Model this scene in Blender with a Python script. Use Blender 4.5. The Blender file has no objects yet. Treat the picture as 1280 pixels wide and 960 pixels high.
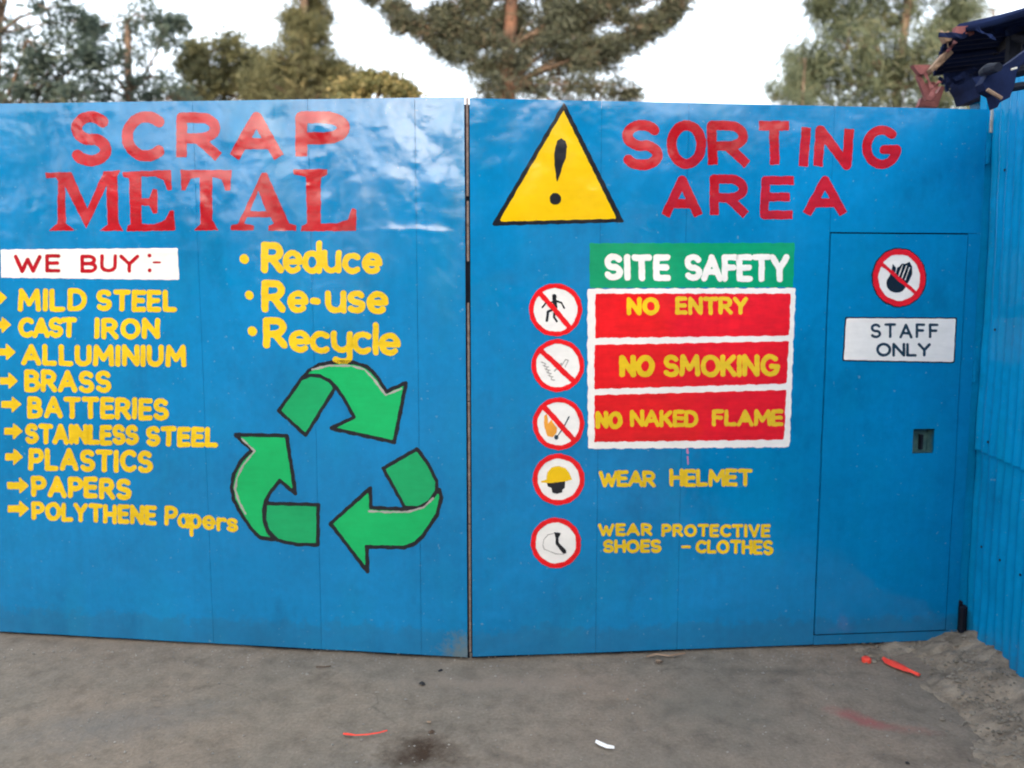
import bpy, math, random
import numpy as np
from mathutils import Vector

random.seed(7); RNG = np.random.default_rng(7)
S = bpy.context.scene
COL = S.collection
R = math.radians

# ------------------------------------------------------------------ camera, sky, sun, exposure
F = 961.0; PITCH = R(5.7); CAMZ = 1.6
cam_d = bpy.data.cameras.new('camera'); cam = bpy.data.objects.new('camera', cam_d); COL.objects.link(cam)
cam.location = (0, 0, CAMZ); cam.rotation_euler = (R(90) - PITCH, 0, 0)
cam_d.sensor_width = 36; cam_d.lens = 36 * F / 1280
cam_d.clip_start = 0.05; cam_d.clip_end = 600
cam_d.dof.use_dof = True; cam_d.dof.focus_distance = 3.05; cam_d.dof.aperture_fstop = 1.3
S.camera = cam
SUN_EL, SUN_AZ = R(9), R(184)          # azimuth measured from +Y towards +X
w = bpy.data.worlds.new('World'); S.world = w; w.use_nodes = True
nt = w.node_tree; nt.nodes.clear()
sky = nt.nodes.new('ShaderNodeTexSky'); sky.sky_type = 'NISHITA'; sky.sun_disc = False
sky.sun_elevation = SUN_EL; sky.sun_rotation = SUN_AZ; sky.air_density = 1.0; sky.dust_density = 6.0; sky.ozone_density = 1.0
bg = nt.nodes.new('ShaderNodeBackground'); bg.inputs[1].default_value = 0.15
wo = nt.nodes.new('ShaderNodeOutputWorld')
hs = nt.nodes.new('ShaderNodeHueSaturation'); hs.inputs['Saturation'].default_value = .5
nt.links.new(sky.outputs[0], hs.inputs['Color']); veil = nt.nodes.new('ShaderNodeMix'); veil.data_type = 'RGBA'; veil.blend_type = 'ADD'; veil.inputs[0].default_value = 1     # thin, even high cloud
veil.inputs[7].default_value = (2.15, 2.36, 2.65, 1); nt.links.new(hs.outputs[0], veil.inputs[6]); nt.links.new(veil.outputs[2], bg.inputs[0]); nt.links.new(bg.outputs[0], wo.inputs[0])
sl = bpy.data.lights.new('sun', 'SUN'); sl.energy = 2.0; sl.angle = R(0.5); sl.color = (1, .84, .66)
so = bpy.data.objects.new('sun', sl); COL.objects.link(so)
sd = Vector((math.sin(SUN_AZ) * math.cos(SUN_EL), math.cos(SUN_AZ) * math.cos(SUN_EL), math.sin(SUN_EL)))
so.rotation_euler = sd.to_track_quat('Z', 'Y').to_euler(); so.location = (10, 20, 20)
S.view_settings.view_transform = 'Standard'; S.view_settings.look = 'None'
S.view_settings.exposure = 1.76; S.view_settings.gamma = 1
S.render.resolution_x = 1024; S.render.resolution_y = 768
S.cycles.filter_width = 2.0

# ------------------------------------------------------------------ helpers
def rays(p):
    p = np.asarray(p, float); x = (p[..., 0] - 640) / F; y = (480 - p[..., 1]) / F
    c, s = math.cos(PITCH), math.sin(PITCH)
    return np.stack([x, c + y * s, -s + y * c], -1)
def P(px, py, Y):                      # the place seen at a picture point, Y metres away
    d = rays((px, py)); return Vector(d * (Y / d[1])) + Vector((0, 0, CAMZ))
def G(px, py, z=0.0):                  # the place on the ground
    d = rays((px, py)); t = (z - CAMZ) / d[2]; return Vector((d[0] * t, d[1] * t, z))

def link(name, me, parent=None, loc=(0, 0, 0)):
    o = bpy.data.objects.new(name, me); COL.objects.link(o); o.location = loc
    if parent: o.parent = parent
    return o
def tag(o, label=None, cat=None, group=None, kind=None):
    if label: o['label'] = label
    if cat: o['category'] = cat
    if group: o['group'] = group
    if kind: o['kind'] = kind
    return o
def empty(name, loc): 
    o = link(name, None, None, loc); o.empty_display_size = .2; return o
def mesh(name, v, f, mats, smooth=False, fm=None):
    me = bpy.data.meshes.new(name)
    me.from_pydata([tuple(map(float, q)) for q in v], [], [tuple(map(int, q)) for q in f])
    for m in (mats if isinstance(mats, (list, tuple)) else [mats]): me.materials.append(m)
    if smooth: me.shade_smooth()
    if fm is not None: me.polygons.foreach_set('material_index', fm)
    me.update(); return me
def mesh_quads(name, v, q, mat, smooth=False):      # fast route for numpy arrays of quads
    me = bpy.data.meshes.new(name); v = np.asarray(v, np.float32); q = np.asarray(q, np.int32)
    me.vertices.add(len(v)); me.vertices.foreach_set('co', v.ravel())
    k = q.shape[1]; me.loops.add(q.size); me.loops.foreach_set('vertex_index', q.ravel())
    me.polygons.add(len(q)); me.polygons.foreach_set('loop_start', np.arange(0, q.size, k, dtype=np.int32))
    me.polygons.foreach_set('loop_total', np.full(len(q), k, np.int32))
    me.materials.append(mat); me.update(calc_edges=True); me.validate()
    if smooth: me.shade_smooth()
    return me
class MB:
    def __init__(s): s.v = []; s.f = []
    def add(s, v, f):
        n = len(s.v); s.v += [tuple(q) for q in v]; s.f += [tuple(i + n for i in q) for q in f]
    def box(s, c, d, ax=None):
        c = Vector(c); ax = ax or (Vector((1, 0, 0)), Vector((0, 1, 0)), Vector((0, 0, 1)))
        v = [c + ax[0] * (i * d[0] / 2) + ax[1] * (j * d[1] / 2) + ax[2] * (k * d[2] / 2) for k in (-1, 1) for j in (-1, 1) for i in (-1, 1)]
        s.add(v, [(0, 2, 3, 1), (4, 5, 7, 6), (0, 1, 5, 4), (2, 6, 7, 3), (0, 4, 6, 2), (1, 3, 7, 5)])
    def tube(s, pts, rad, n=8):
        pts = [Vector(p) for p in pts]; rings = []
        for i, p in enumerate(pts):
            d = (pts[min(i + 1, len(pts) - 1)] - pts[max(i - 1, 0)]).normalized()
            a = d.cross(Vector((.3, .9, .2))).normalized(); b = d.cross(a)
            r = rad[i] if isinstance(rad, (list, tuple)) else rad
            rings += [p + (a * math.cos(t) + b * math.sin(t)) * r for t in [2 * math.pi * k / n for k in range(n)]]
        f = [(i * n + k, i * n + (k + 1) % n, (i + 1) * n + (k + 1) % n, (i + 1) * n + k) for i in range(len(pts) - 1) for k in range(n)]
        f += [tuple(range(n))[::-1], tuple((len(pts) - 1) * n + k for k in range(n))]
        s.add(rings, f)
    def prism(s, poly, off):           # poly: world points, off: thickness vector
        n = len(poly); off = Vector(off)
        s.add([Vector(p) for p in poly] + [Vector(p) + off for p in poly],
              [tuple(range(n)), tuple(range(2 * n - 1, n - 1, -1))] + [(i, i + n, (i + 1) % n + n, (i + 1) % n) for i in range(n)])
    def build(s, name, mat, parent=None, loc=None, smooth=False):
        loc = Vector(loc) if loc is not None else (Vector(parent.location) if parent and parent.parent is None else Vector((0, 0, 0)))
        v = [Vector(q) - loc for q in s.v]
        return link(name, mesh(name, v, s.f, mat, smooth), parent, (0, 0, 0) if parent else loc)

# ------------------------------------------------------------------ materials
def mat(name):
    m = bpy.data.materials.new(name); m.use_nodes = True; n = m.node_tree
    b = n.nodes['Principled BSDF']; return m, n, b
def nd(n, t, **k):
    x = n.nodes.new(t)
    for a, b in k.items():
        if a in x.inputs: x.inputs[a].default_value = b
        else: setattr(x, a, b)
    return x
def noise(n, vec, scale, detail=4, rough=.55, stretch=None):
    if stretch:
        mp = nd(n, 'ShaderNodeMapping'); mp.inputs['Scale'].default_value = stretch
        n.links.new(vec, mp.inputs[0]); vec = mp.outputs[0]
    x = nd(n, 'ShaderNodeTexNoise', Scale=scale, Detail=detail, Roughness=rough); n.links.new(vec, x.inputs['Vector']); return x.outputs[0]
def ramp(n, fac, stops):
    r = nd(n, 'ShaderNodeValToRGB'); e = r.color_ramp.elements
    while len(e) < len(stops): e.new(.5)
    for q, (p, c) in zip(e, stops):
        q.position = p; q.color = (*c, 1) if len(c) == 3 else c
    n.links.new(fac, r.inputs[0]); return r.outputs[0]
def mixc(n, fac, a, b, mode='MIX'):
    x = nd(n, 'ShaderNodeMix', data_type='RGBA', blend_type=mode)
    for i, s in ((0, fac), (6, a), (7, b)):
        if hasattr(s, 'type') and hasattr(s, 'links'): n.links.new(s, x.inputs[i])
        else: x.inputs[i].default_value = s if i == 0 else ((*s, 1) if len(s) == 3 else s)
    return x.outputs[2]
def bump(n, b, h, dist, strength=1, prev=None):
    x = nd(n, 'ShaderNodeBump', Distance=dist, Strength=strength); n.links.new(h, x.inputs['Height'])
    if prev: n.links.new(prev, x.inputs['Normal'])
    n.links.new(x.outputs[0], b.inputs['Normal']); return x.outputs[0]
def g(v): return (v, v, v)

def paint(name, col, vary=.12, blue=False, coat=1.0):
    m, n, b = mat(name); vec = nd(n, 'ShaderNodeTexCoord').outputs['Object']
    big = noise(n, vec, 1.7, 4); fine = noise(n, vec, 26, 5, .6)
    c = mixc(n, 1, col, ramp(n, big, [(.3, g(1 - vary)), (.7, g(1 + vary))]), 'MULTIPLY')
    c = mixc(n, 1, c, ramp(n, fine, [(.3, g(1 - vary * .6)), (.75, g(1 + vary * .5))]), 'MULTIPLY')
    br = noise(n, vec, 24, 4, .6, (.35, .35, 1.6))      # brush strokes
    if not blue: c = mixc(n, 1, c, ramp(n, br, [(.32, g(1 - vary * .7)), (.62, g(1 + vary * .3))]), 'MULTIPLY')
    if blue:
        # patches repainted in a slightly greener batch, with vertical brush and rain streaks
        pt = noise(n, vec, 2.6, 3, .6, (1.4, 1.4, .8))
        c = mixc(n, ramp(n, pt, [(.5, g(0)), (.68, g(.22))]), c, tuple(x * y for x, y in zip(col, (1.6, 1.16, .86))))
        st = noise(n, vec, 30, 3, .6, (1, 1, .05))
        c = mixc(n, 1, c, ramp(n, st, [(.35, g(.975)), (.65, g(1.02))]), 'MULTIPLY')
        # dust and scuffs along the bottom edge
        sp = nd(n, 'ShaderNodeSeparateXYZ'); n.links.new(vec, sp.inputs[0])
        ed = noise(n, vec, 14, 5, .7)
        ad = nd(n, 'ShaderNodeMath', operation='MULTIPLY_ADD'); n.links.new(ed, ad.inputs[0]); ad.inputs[1].default_value = -.22
        n.links.new(sp.outputs[2], ad.inputs[2])
        c = mixc(n, ramp(n, ad.outputs[0], [(0, g(.25)), (.03, g(0))]), c, (.03, .09, .12))
        vs_ = nd(n, 'ShaderNodeVectorMath', operation='DISTANCE'); n.links.new(vec, vs_.inputs[0]); vs_.inputs[1].default_value = (2.36, -.28, -.02)
        a2 = nd(n, 'ShaderNodeMath', operation='MULTIPLY_ADD'); n.links.new(noise(n, vec, 22, 6, .75), a2.inputs[0]); a2.inputs[1].default_value = .34; n.links.new(vs_.outputs['Value'], a2.inputs[2])
        c = mixc(n, ramp(n, a2.outputs[0], [(.22, g(.75)), (.33, g(0))]), c, (.15, .17, .15))
        gr = noise(n, vec, 4.5, 7, .7, (1, 1, .6))
        c = mixc(n, ramp(n, gr, [(.54, g(0)), (.72, g(.5))]), c, (.002, .115, .26))
        sw = noise(n, vec, 13, 8, .75, (1, 1, 2.2))
        c = mixc(n, ramp(n, sw, [(.64, g(0)), (.72, g(.3))]), c, (.03, .26, .5))
        sc = noise(n, vec, 55, 2, .5)
        c = mixc(n, ramp(n, sc, [(.71, g(0)), (.76, g(.4))]), c, (.2, .34, .42))
    n.links.new(c, b.inputs['Base Color'])
    n.links.new(ramp(n, noise(n, vec, 5, 5, .65), [(.3, g(.3)), (.7, g(.48))]), b.inputs['Roughness'])
    b.inputs['Coat Weight'].default_value = coat; b.inputs['Coat IOR'].default_value = 1.56
    b.inputs['Specular IOR Level'].default_value = .0
    n.links.new(ramp(n, noise(n, vec, 3, 3), [(.35, g(.1)), (.7, g(.22))]), b.inputs['Coat Roughness'])
    p = bump(n, b, noise(n, vec, 7, 2, .45), .008, .7); p = bump(n, b, noise(n, vec, 48, 3, .55), .0005, .5, p)
    n.links.new(p, b.inputs['Coat Normal'])
    return m
M = {}
M['blue'] = paint('blue_enamel', (.001, .192, .44), .14, True)
M['blue_wall'] = paint('blue_wall_paint', (.001, .265, .56), .16, True, .5)
M['red'] = paint('red_paint', (.42, .006, .014), .2)
M['sign_red'] = paint('sign_red_paint', (.74, .007, .012), .14)
M['yellow'] = paint('yellow_paint', (.76, .50, .012), .12)
M['tri_yellow'] = paint('warm_yellow_paint', (.80, .49, .004), .06)
M['orange'] = paint('orange_paint', (.78, .33, .04), .15)
M['white'] = paint('white_paint', (.84, .81, .77), .06)
M['grey'] = paint('grey_paint', (.38, .36, .34), .12)
M['green'] = paint('green_paint', (.004, .42, .12), .08)
M['green_dark'] = paint('dark_green_paint', (.006, .35, .12), .08)
M['sign_green'] = paint('sign_green_paint', (.004, .30, .13), .1)
M['black'] = paint('black_paint', (.012, .014, .02), .1)
M['pink'] = paint('diluted_red_paint', (.5, .22, .4), .1)
M['slate'] = paint('slate_paint', (.02, .045, .07), .1)
def rough(name, c1, c2, sc=8, ro=.9, bd=.004, metal=0):
    m, n, b = mat(name); b.inputs['Specular IOR Level'].default_value = .2; vec = nd(n, 'ShaderNodeTexCoord').outputs['Object']
    f = noise(n, vec, sc, 7, .65)
    n.links.new(ramp(n, f, [(.32, c1), (.68, c2)]), b.inputs['Base Color']); b.inputs['Roughness'].default_value = ro
    b.inputs['Metallic'].default_value = metal
    bump(n, b, noise(n, vec, sc * 5, 6, .7), bd, .8); return m
M['rust'] = rough('rusty_bare_steel', (.16, .11, .09), (.42, .34, .31), 30, .7, .001)
M['dark'] = rough('dark_steel', (.003, .004, .008), (.012, .016, .03), 10, .7, .002)
M['navy'] = rough('dark_roof_sheet', (.002, .006, .03), (.006, .018, .075), 6, .85, .002)
M['oxide'] = rough('red_oxide_paint', (.15, .05, .055), (.3, .12, .115), 12, .7, .002)
M['wood'] = rough('weathered_wood', (.2, .12, .08), (.36, .26, .18), 14, .85, .003)
M['pale'] = rough('bare_whitened_metal', (.5, .48, .42), (.75, .72, .66), 20, .7, .001)
M['bark'] = rough('grey_brown_bark', (.05, .035, .025), (.16, .11, .08), 6, .95, .02)
M['redbark'] = rough('orange_brown_bark', (.045, .03, .025), (.15, .075, .048), 5, .95, .02)
M['stone'] = rough('grey_stone', (.12, .11, .1), (.4, .37, .33), 9, .9, .004)
M['dirt_stone'] = rough('earthy_stone', (.11, .095, .075), (.32, .28, .23), 9, .95, .004)
M['plastic'] = rough('red_plastic', (.75, .05, .03), (.9, .09, .06), 20, .4, .0005)
M['paper'] = rough('white_paper', (.7, .7, .72), (.85, .85, .88), 20, .8, .0005)
M['blackbit'] = rough('black_rubber', (.01, .01, .012), (.04, .04, .04), 20, .7, .001)
M['plaster'] = rough('cement_plaster', (.2, .19, .17), (.34, .32, .29), 2, .9, .003)

def ground_mat():
    m, n, b = mat('worn_concrete'); vec = nd(n, 'ShaderNodeTexCoord').outputs['Object']
    a = noise(n, vec, .9, 5, .6); f = noise(n, vec, 9, 8, .7); ff = noise(n, vec, 70, 5, .75)
    c = ramp(n, a, [(.3, (.165, .144, .116)), (.5, (.21, .172, .133)), (.7, (.24, .184, .137))])
    c = mixc(n, 1, c, ramp(n, f, [(.3, g(.68)), (.5, g(1)), (.72, g(1.2))]), 'MULTIPLY')
    c = mixc(n, 1, c, ramp(n, ff, [(.3, g(.8)), (.7, g(1.22))]), 'MULTIPLY')
    def spot(x, y, sx, sy, col, k, rot=0):      # a stain with a ragged edge
        nonlocal c
        mp = nd(n, 'ShaderNodeMapping', vector_type='TEXTURE'); mp.inputs['Location'].default_value = (x, y, 0)
        mp.inputs['Rotation'].default_value = (0, 0, rot); mp.inputs['Scale'].default_value = (sx, sy, 1); n.links.new(vec, mp.inputs[0])
        ln = nd(n, 'ShaderNodeVectorMath', operation='LENGTH'); n.links.new(mp.outputs[0], ln.inputs[0])
        ad = nd(n, 'ShaderNodeMath', operation='MULTIPLY_ADD'); n.links.new(noise(n, vec, 16, 6, .7), ad.inputs[0]); ad.inputs[1].default_value = 1.6
        n.links.new(ln.outputs['Value'], ad.inputs[2])
        c = mixc(n, ramp(n, ad.outputs[0], [(.75 / 2, g(k)), (1.9 / 2, g(0))]) if 0 else ramp_scaled(n, ad.outputs[0], k), c, col)
    def ramp_scaled(n, s, k):
        mr = nd(n, 'ShaderNodeMapRange'); n.links.new(s, mr.inputs[0])
        mr.inputs[1].default_value = .95; mr.inputs[2].default_value = 1.75; mr.inputs[3].default_value = k; mr.inputs[4].default_value = 0
        return mr.outputs[0]
    p = G(528, 935); spot(p.x, p.y, .19, .15, (.05, .03, .018), 1)
    p = G(150, 900); spot(p.x, p.y, .5, .2, (.15, .15, .145), .4, .3)
    p = G(640, 850); spot(p.x, p.y, .7, .12, (.28, .22, .17), .5)
    p = G(960, 835); spot(p.x, p.y, .45, .06, (.11, .095, .075), .5)
    p = G(1072, 893); spot(p.x, p.y, .16, .07, (.34, .08, .08), .6, -.7)
    p = G(1120, 905); spot(p.x, p.y, .18, .05, (.3, .1, .09), .4, -.3)
    p = G(880, 880); spot(p.x, p.y, .5, .25, (.12, .12, .1), .35)
    p = G(1240, 940); spot(p.x, p.y, .2, .07, (.07, .06, .05), .6, -.9)
    # a few hairline cracks
    vo = nd(n, 'ShaderNodeTexVoronoi', feature='DISTANCE_TO_EDGE', Scale=1.1)
    wv = nd(n, 'ShaderNodeVectorMath', operation='MULTIPLY_ADD'); nz = nd(n, 'ShaderNodeTexNoise', Scale=3.0, Detail=6)
    n.links.new(vec, nz.inputs['Vector']); n.links.new(nz.outputs['Color'], wv.inputs[0]); wv.inputs[1].default_value = (.5, .5, .5); n.links.new(vec, wv.inputs[2])
    n.links.new(wv.outputs[0], vo.inputs['Vector'])
    ck = ramp(n, vo.outputs['Distance'], [(0, g(.45)), (.006, g(0))])
    gate = ramp(n, noise(n, vec, 1.3, 2), [(.5, g(0)), (.6, g(1))])
    ck = mixc(n, 1, ck, gate, 'MULTIPLY')
    c = mixc(n, ck, c, (.06, .055, .05))
    n.links.new(c, b.inputs['Base Color']); b.inputs['Roughness'].default_value = .92; b.inputs['Specular IOR Level'].default_value = .25
    p = bump(n, b, f, .012, .7); bump(n, b, ff, .003, .9, p)
    return m
M['ground'] = ground_mat()
M['dirt'] = rough('loose_grey_brown_earth', (.15, .12, .09), (.38, .31, .235), 11, .97, .012)

def leafmat(name, cols, trans=.5):
    m, n, b = mat(name); at = nd(n, 'ShaderNodeAttribute', attribute_name='tone')
    c = ramp(n, at.outputs['Fac'], [(i / (len(cols) - 1), q) for i, q in enumerate(cols)])
    n.links.new(c, b.inputs['Base Color']); b.inputs['Roughness'].default_value = .6; b.inputs['Specular IOR Level'].default_value = .3
    t = nd(n, 'ShaderNodeBsdfTranslucent'); n.links.new(c, t.inputs[0]); mx = nd(n, 'ShaderNodeMixShader'); mx.inputs[0].default_value = trans
    n.links.new(b.outputs[0], mx.inputs[1]); n.links.new(t.outputs[0], mx.inputs[2]); n.links.new(mx.outputs[0], n.nodes['Material Output'].inputs[0])
    return m
M['leaf_dark'] = leafmat('blue_green_leaves', [(.045, .07, .065), (.075, .105, .085), (.12, .13, .085)])
M['leaf_olive'] = leafmat('olive_leaves', [(.08, .09, .05), (.15, .145, .07), (.26, .21, .1)])
M['leaf_gold'] = leafmat('sunlit_gold_leaves', [(.06, .08, .035), (.16, .15, .06), (.45, .33, .14)])  # warm sunlight on the bush tips put into the leaf colour
M['leaf_pine'] = leafmat('pine_needles', [(.07, .08, .065), (.11, .12, .075), (.22, .13, .09)])
M['leaf_feather'] = leafmat('grey_green_needles', [(.085, .11, .075), (.135, .16, .095), (.24, .22, .13)])

# ------------------------------------------------------------------ ground
def axis(lo, hi, a, b, step, grow=1.35):
    v = list(np.arange(a, b + 1e-6, step)); s = step
    while v[0] > lo: s *= grow; v.insert(0, v[0] - s)
    s = step
    while v[-1] < hi: s *= grow; v.append(v[-1] + s)
    return np.array(v)
def vnoise(x, y, k, seed):
    r = np.random.default_rng(seed); z = 0
    for i in range(7):
        a = r.uniform(0, 2 * np.pi); kk = k * r.uniform(.6, 1.5); z = z + np.sin((x * np.cos(a) + y * np.sin(a)) * kk + r.uniform(0, 7)) / 2.6
    return z
def gridq(nx, ny):
    i = np.arange(nx - 1); j = np.arange(ny - 1); I, J = np.meshgrid(i, j); a = (J * nx + I).ravel()
    return np.stack([a, a + 1, a + nx + 1, a + nx], 1)
xs = axis(-150, 150, -3.4, 3.0, .03); ys = axis(-120, 300, 2.0, 4.4, .03)
X, Y = np.meshgrid(xs, ys)
Z = -.014 + .0025 * vnoise(X, Y, 9, 1) * (np.abs(X) < 6) + .001 * vnoise(X, Y, 60, 2) * (np.abs(X) < 3.5)
Z = np.minimum(Z, -.006)
link('ground', mesh_quads('ground', np.stack([X, Y, Z], -1).reshape(-1, 3), gridq(len(xs), len(ys)), M['ground'], True))['kind'] = 'structure'

# ------------------------------------------------------------------ gate leaf surface
class Leaf:
    def __init__(s, A, B, seed, steps, H):
        s.O = Vector(A); s.t = (Vector(B) - s.O); s.W = s.t.length; s.t.normalize(); s.n = Vector((s.t.y, -s.t.x, 0))
        if s.n.y > 0: s.n.negate()
        s.H = H; s.skew = 0; s.steps = steps; r = np.random.default_rng(seed); s.seed = seed; s.dents = []
        for i in range(110):
            rad = r.choice([.018, .03, .05, .09, .15], p=[.25, .3, .22, .15, .08])
            s.dents.append((r.uniform(0, s.W), r.uniform(0, H), rad, rad * r.uniform(.6, 2.2), r.normal() * rad * .032))
    def dent_px(s, px, py, r1, r2, a):
        u, v = s.uv(np.array([[px, py]]))[0]; s.dents.append((u, v, r1, r2, a))
    def uv(s, p):
        d = rays(p); O = np.array(s.O); n = np.array(s.n); c = np.array([0, 0, CAMZ])
        t = ((O - c) @ n) / (d @ n); Q = c + d * t[..., None]
        return np.stack([(Q - O) @ np.array(s.t), Q[..., 2]], -1)
    def h(s, u, v):
        z = .0012 * np.sin(u * 5.1 + s.seed) * np.sin(v * 2.3 + 1) + .0006 * vnoise(u, v, 9, s.seed) + .00012 * vnoise(u, v, 34, s.seed + 5)
        for i, a in enumerate(s.steps): z = z + 0 * u
        for (a, b, r1, r2, amp) in s.dents: z = z + amp * np.exp(-((u - a) / r1) ** 2 - ((v - b) / r2) ** 2)
        return z
    def place(s, uv, off):
        u, v = uv[..., 0], uv[..., 1]; h = s.h(u, v) + off
        return np.stack([s.t.x * u + s.n.x * h, s.t.y * u + s.n.y * h, v], -1)      # local to the leaf's Empty
    def normals(s, uv):
        u, v = uv[..., 0], uv[..., 1]; e = .002
        du = (s.h(u + e, v) - s.h(u - e, v)) / (2 * e); dv = (s.h(u, v + e) - s.h(u, v - e)) / (2 * e)
        N = np.array(s.n)[None] - np.array(s.t)[None] * du[:, None] - np.array([0, 0, 1.])[None] * dv[:, None]
        return N / np.linalg.norm(N, axis=1, keepdims=True)
    def finish(s, me, uv):
        me.shade_smooth(); me.normals_split_custom_set_from_vertices([tuple(q) for q in s.normals(uv)])
    def sheet(s, name, us, vs, parent, mat_, holes=(), off=0, rim=.004):
        uu, vv = np.meshgrid(us, vs); vv = vv * (1 + s.skew * (1 - uu / s.W)); uv = np.stack([uu, vv], -1).reshape(-1, 2); nx, ny = len(us), len(vs)
        q = gridq(nx, ny); cu = uv[q].mean(1); keep = np.ones(len(q), bool)
        for (a, b, c, d) in holes: keep &= ~((cu[:, 0] > a) & (cu[:, 0] < b) & (cu[:, 1] > c) & (cu[:, 1] < d))
        q = q[keep]
        # rims turned back along every free edge
        ed = {}
        for f in q:
            for i in range(4):
                a, b = int(f[i]), int(f[(i + 1) % 4]); ed[(a, b)] = ed.get((a, b), 0) + 1
        free = [(a, b) for (a, b) in ed if (b, a) not in ed]
        fr = {}; back = {}; uvx = list(map(tuple, uv)); offs = [off] * len(uvx); rf = []
        for a, b in free:
            for k in (a, b):
                if k not in back:
                    fr[k] = len(uvx); uvx.append(uvx[k]); offs.append(off); back[k] = len(uvx); uvx.append(uvx[k]); offs.append(off - rim)
            rf.append((fr[b], fr[a], back[a], back[b]))
        uvx = np.array(uvx); v = s.place(uvx, np.array(offs))
        me = mesh_quads(name, v, np.vstack([q, np.array(rf)]), mat_, True)
        return link(name, me, parent)
def lin(a, b, st=.009): return np.linspace(a, b, max(2, int(round((b - a) / st)) + 1))

# hand-painted work: shapes are signed distances in picture units, cut out by marching squares and laid on the sheet
def seg(X, Y, a, b):
    ax, ay = a; bx, by = b; dx, dy = bx - ax, by - ay; L = dx * dx + dy * dy + 1e-9
    t = np.clip(((X - ax) * dx + (Y - ay) * dy) / L, 0, 1); return np.hypot(X - ax - t * dx, Y - ay - t * dy)
def stroke(pts, w):
    pts = [tuple(p) for p in pts]
    def f(X, Y):
        d = np.full(X.shape, 1e9)
        for a, b in zip(pts[:-1], pts[1:]): d = np.minimum(d, seg(X, Y, a, b))
        return d - w / 2
    a = np.array(pts); return f, (a[:, 0].min() - w, a[:, 1].min() - w, a[:, 0].max() + w, a[:, 1].max() + w)
def butt(pts, w):                      # stroke with square-cut ends
    f0, bb = stroke(pts, w); p = np.array(pts, float)
    def free(e, own):
        return all(seg(e[0], e[1], p[i], p[i + 1]) > w * .5 for i in range(len(p) - 1) if i != own)
    ends = [(p[0], p[1])] * bool(free(p[0], 0)) + [(p[-1], p[-2])] * bool(free(p[-1], len(p) - 2))
    def f(X, Y):
        d = f0(X, Y)
        for e, q in ends:
            t = (e - q) / (np.hypot(*(e - q)) + 1e-9)
            near = np.hypot(X - e[0], Y - e[1]) < w * .75
            d = np.where(near, np.maximum(d, (X - e[0]) * t[0] + (Y - e[1]) * t[1] - w * .12), d)
        return d
    return f, bb
def poly(pts, grow=0):
    pts = [tuple(p) for p in pts]
    def f(X, Y):
        d = np.full(X.shape, 1e9); ins = np.zeros(X.shape, bool)
        for (ax, ay), (bx, by) in zip(pts, pts[1:] + pts[:1]):
            d = np.minimum(d, seg(X, Y, (ax, ay), (bx, by)))
            c = (ay > Y) != (by > Y)
            if ay != by: ins ^= c & (X < (bx - ax) * (Y - ay) / (by - ay) + ax)
        return np.where(ins, -d, d) - grow
    a = np.array(pts); return f, (a[:, 0].min() - 3 - grow, a[:, 1].min() - 3 - grow, a[:, 0].max() + 3 + grow, a[:, 1].max() + 3 + grow)
def ell(cx, cy, rx, ry, grow=0):
    k = min(rx, ry)
    return (lambda X, Y: (np.hypot((X - cx) / rx, (Y - cy) / ry) - 1) * k - grow), (cx - rx - 3 - grow, cy - ry - 3 - grow, cx + rx + 3 + grow, cy + ry + 3 + grow)
def union(*a):
    fs = [x[0] for x in a]; bb = [x[1] for x in a]
    return (lambda X, Y: np.minimum.reduce([f(X, Y) for f in fs])), (min(b[0] for b in bb), min(b[1] for b in bb), max(b[2] for b in bb), max(b[3] for b in bb))
def cut(a, b): return (lambda X, Y: np.maximum(a[0](X, Y), -b[0](X, Y))), a[1]
def clip(a, b): return (lambda X, Y: np.maximum(a[0](X, Y), b[0](X, Y))), a[1]
def wob(X, Y, k): return k * (np.sin(X * .33 + Y * .11 + 1) * np.sin(Y * .29 - X * .07) + .5 * np.sin(X * .9 + 2) * np.sin(Y * .8))
def march(shapes, cell, wk=.35, limit=None):
    V = []; Fc = []
    for f, (x0, y0, x1, y1) in shapes:
        if limit: x0, y0, x1, y1 = max(x0, limit[0]), max(y0, limit[1]), min(x1, limit[2]), min(y1, limit[3])
        xs = np.arange(x0, x1 + cell, cell); ys = np.arange(y0, y1 + cell, cell); X, Y = np.meshgrid(xs, ys)
        D = f(X, Y) + wob(X, Y, wk); nx, ny = len(xs), len(ys); ins = D < 0
        full = ins[:-1, :-1] & ins[1:, :-1] & ins[:-1, 1:] & ins[1:, 1:]; anyi = ins[:-1, :-1] | ins[1:, :-1] | ins[:-1, 1:] | ins[1:, 1:]
        idx = {}
        def cv(j, i):
            k = (j, i)
            if k not in idx: idx[k] = len(V); V.append((xs[i], ys[j]))
            return idx[k]
        def ev(j, i, J, I):
            k = (j, i, J, I) if (j, i) < (J, I) else (J, I, j, i)
            if k not in idx:
                a, b = D[k[0], k[1]], D[k[2], k[3]]; t = min(.97, max(.03, a / (a - b)))
                idx[k] = len(V); V.append((xs[k[1]] * (1 - t) + xs[k[3]] * t, ys[k[0]] * (1 - t) + ys[k[2]] * t))
            return idx[k]
        for j, i in zip(*np.nonzero(anyi)):
            if full[j, i]: Fc.append((cv(j, i), cv(j + 1, i), cv(j + 1, i + 1), cv(j, i + 1))); continue
            c = [(j, i), (j + 1, i), (j + 1, i + 1), (j, i + 1)]; p = []
            for k in range(4):
                a, b = c[k], c[(k + 1) % 4]
                if ins[a]: p.append(cv(*a))
                if ins[a] != ins[b]: p.append(ev(*a, *b))
            if len(p) >= 3: Fc.append(tuple(p))
    return np.array(V), Fc
LAYER = .0007
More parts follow.
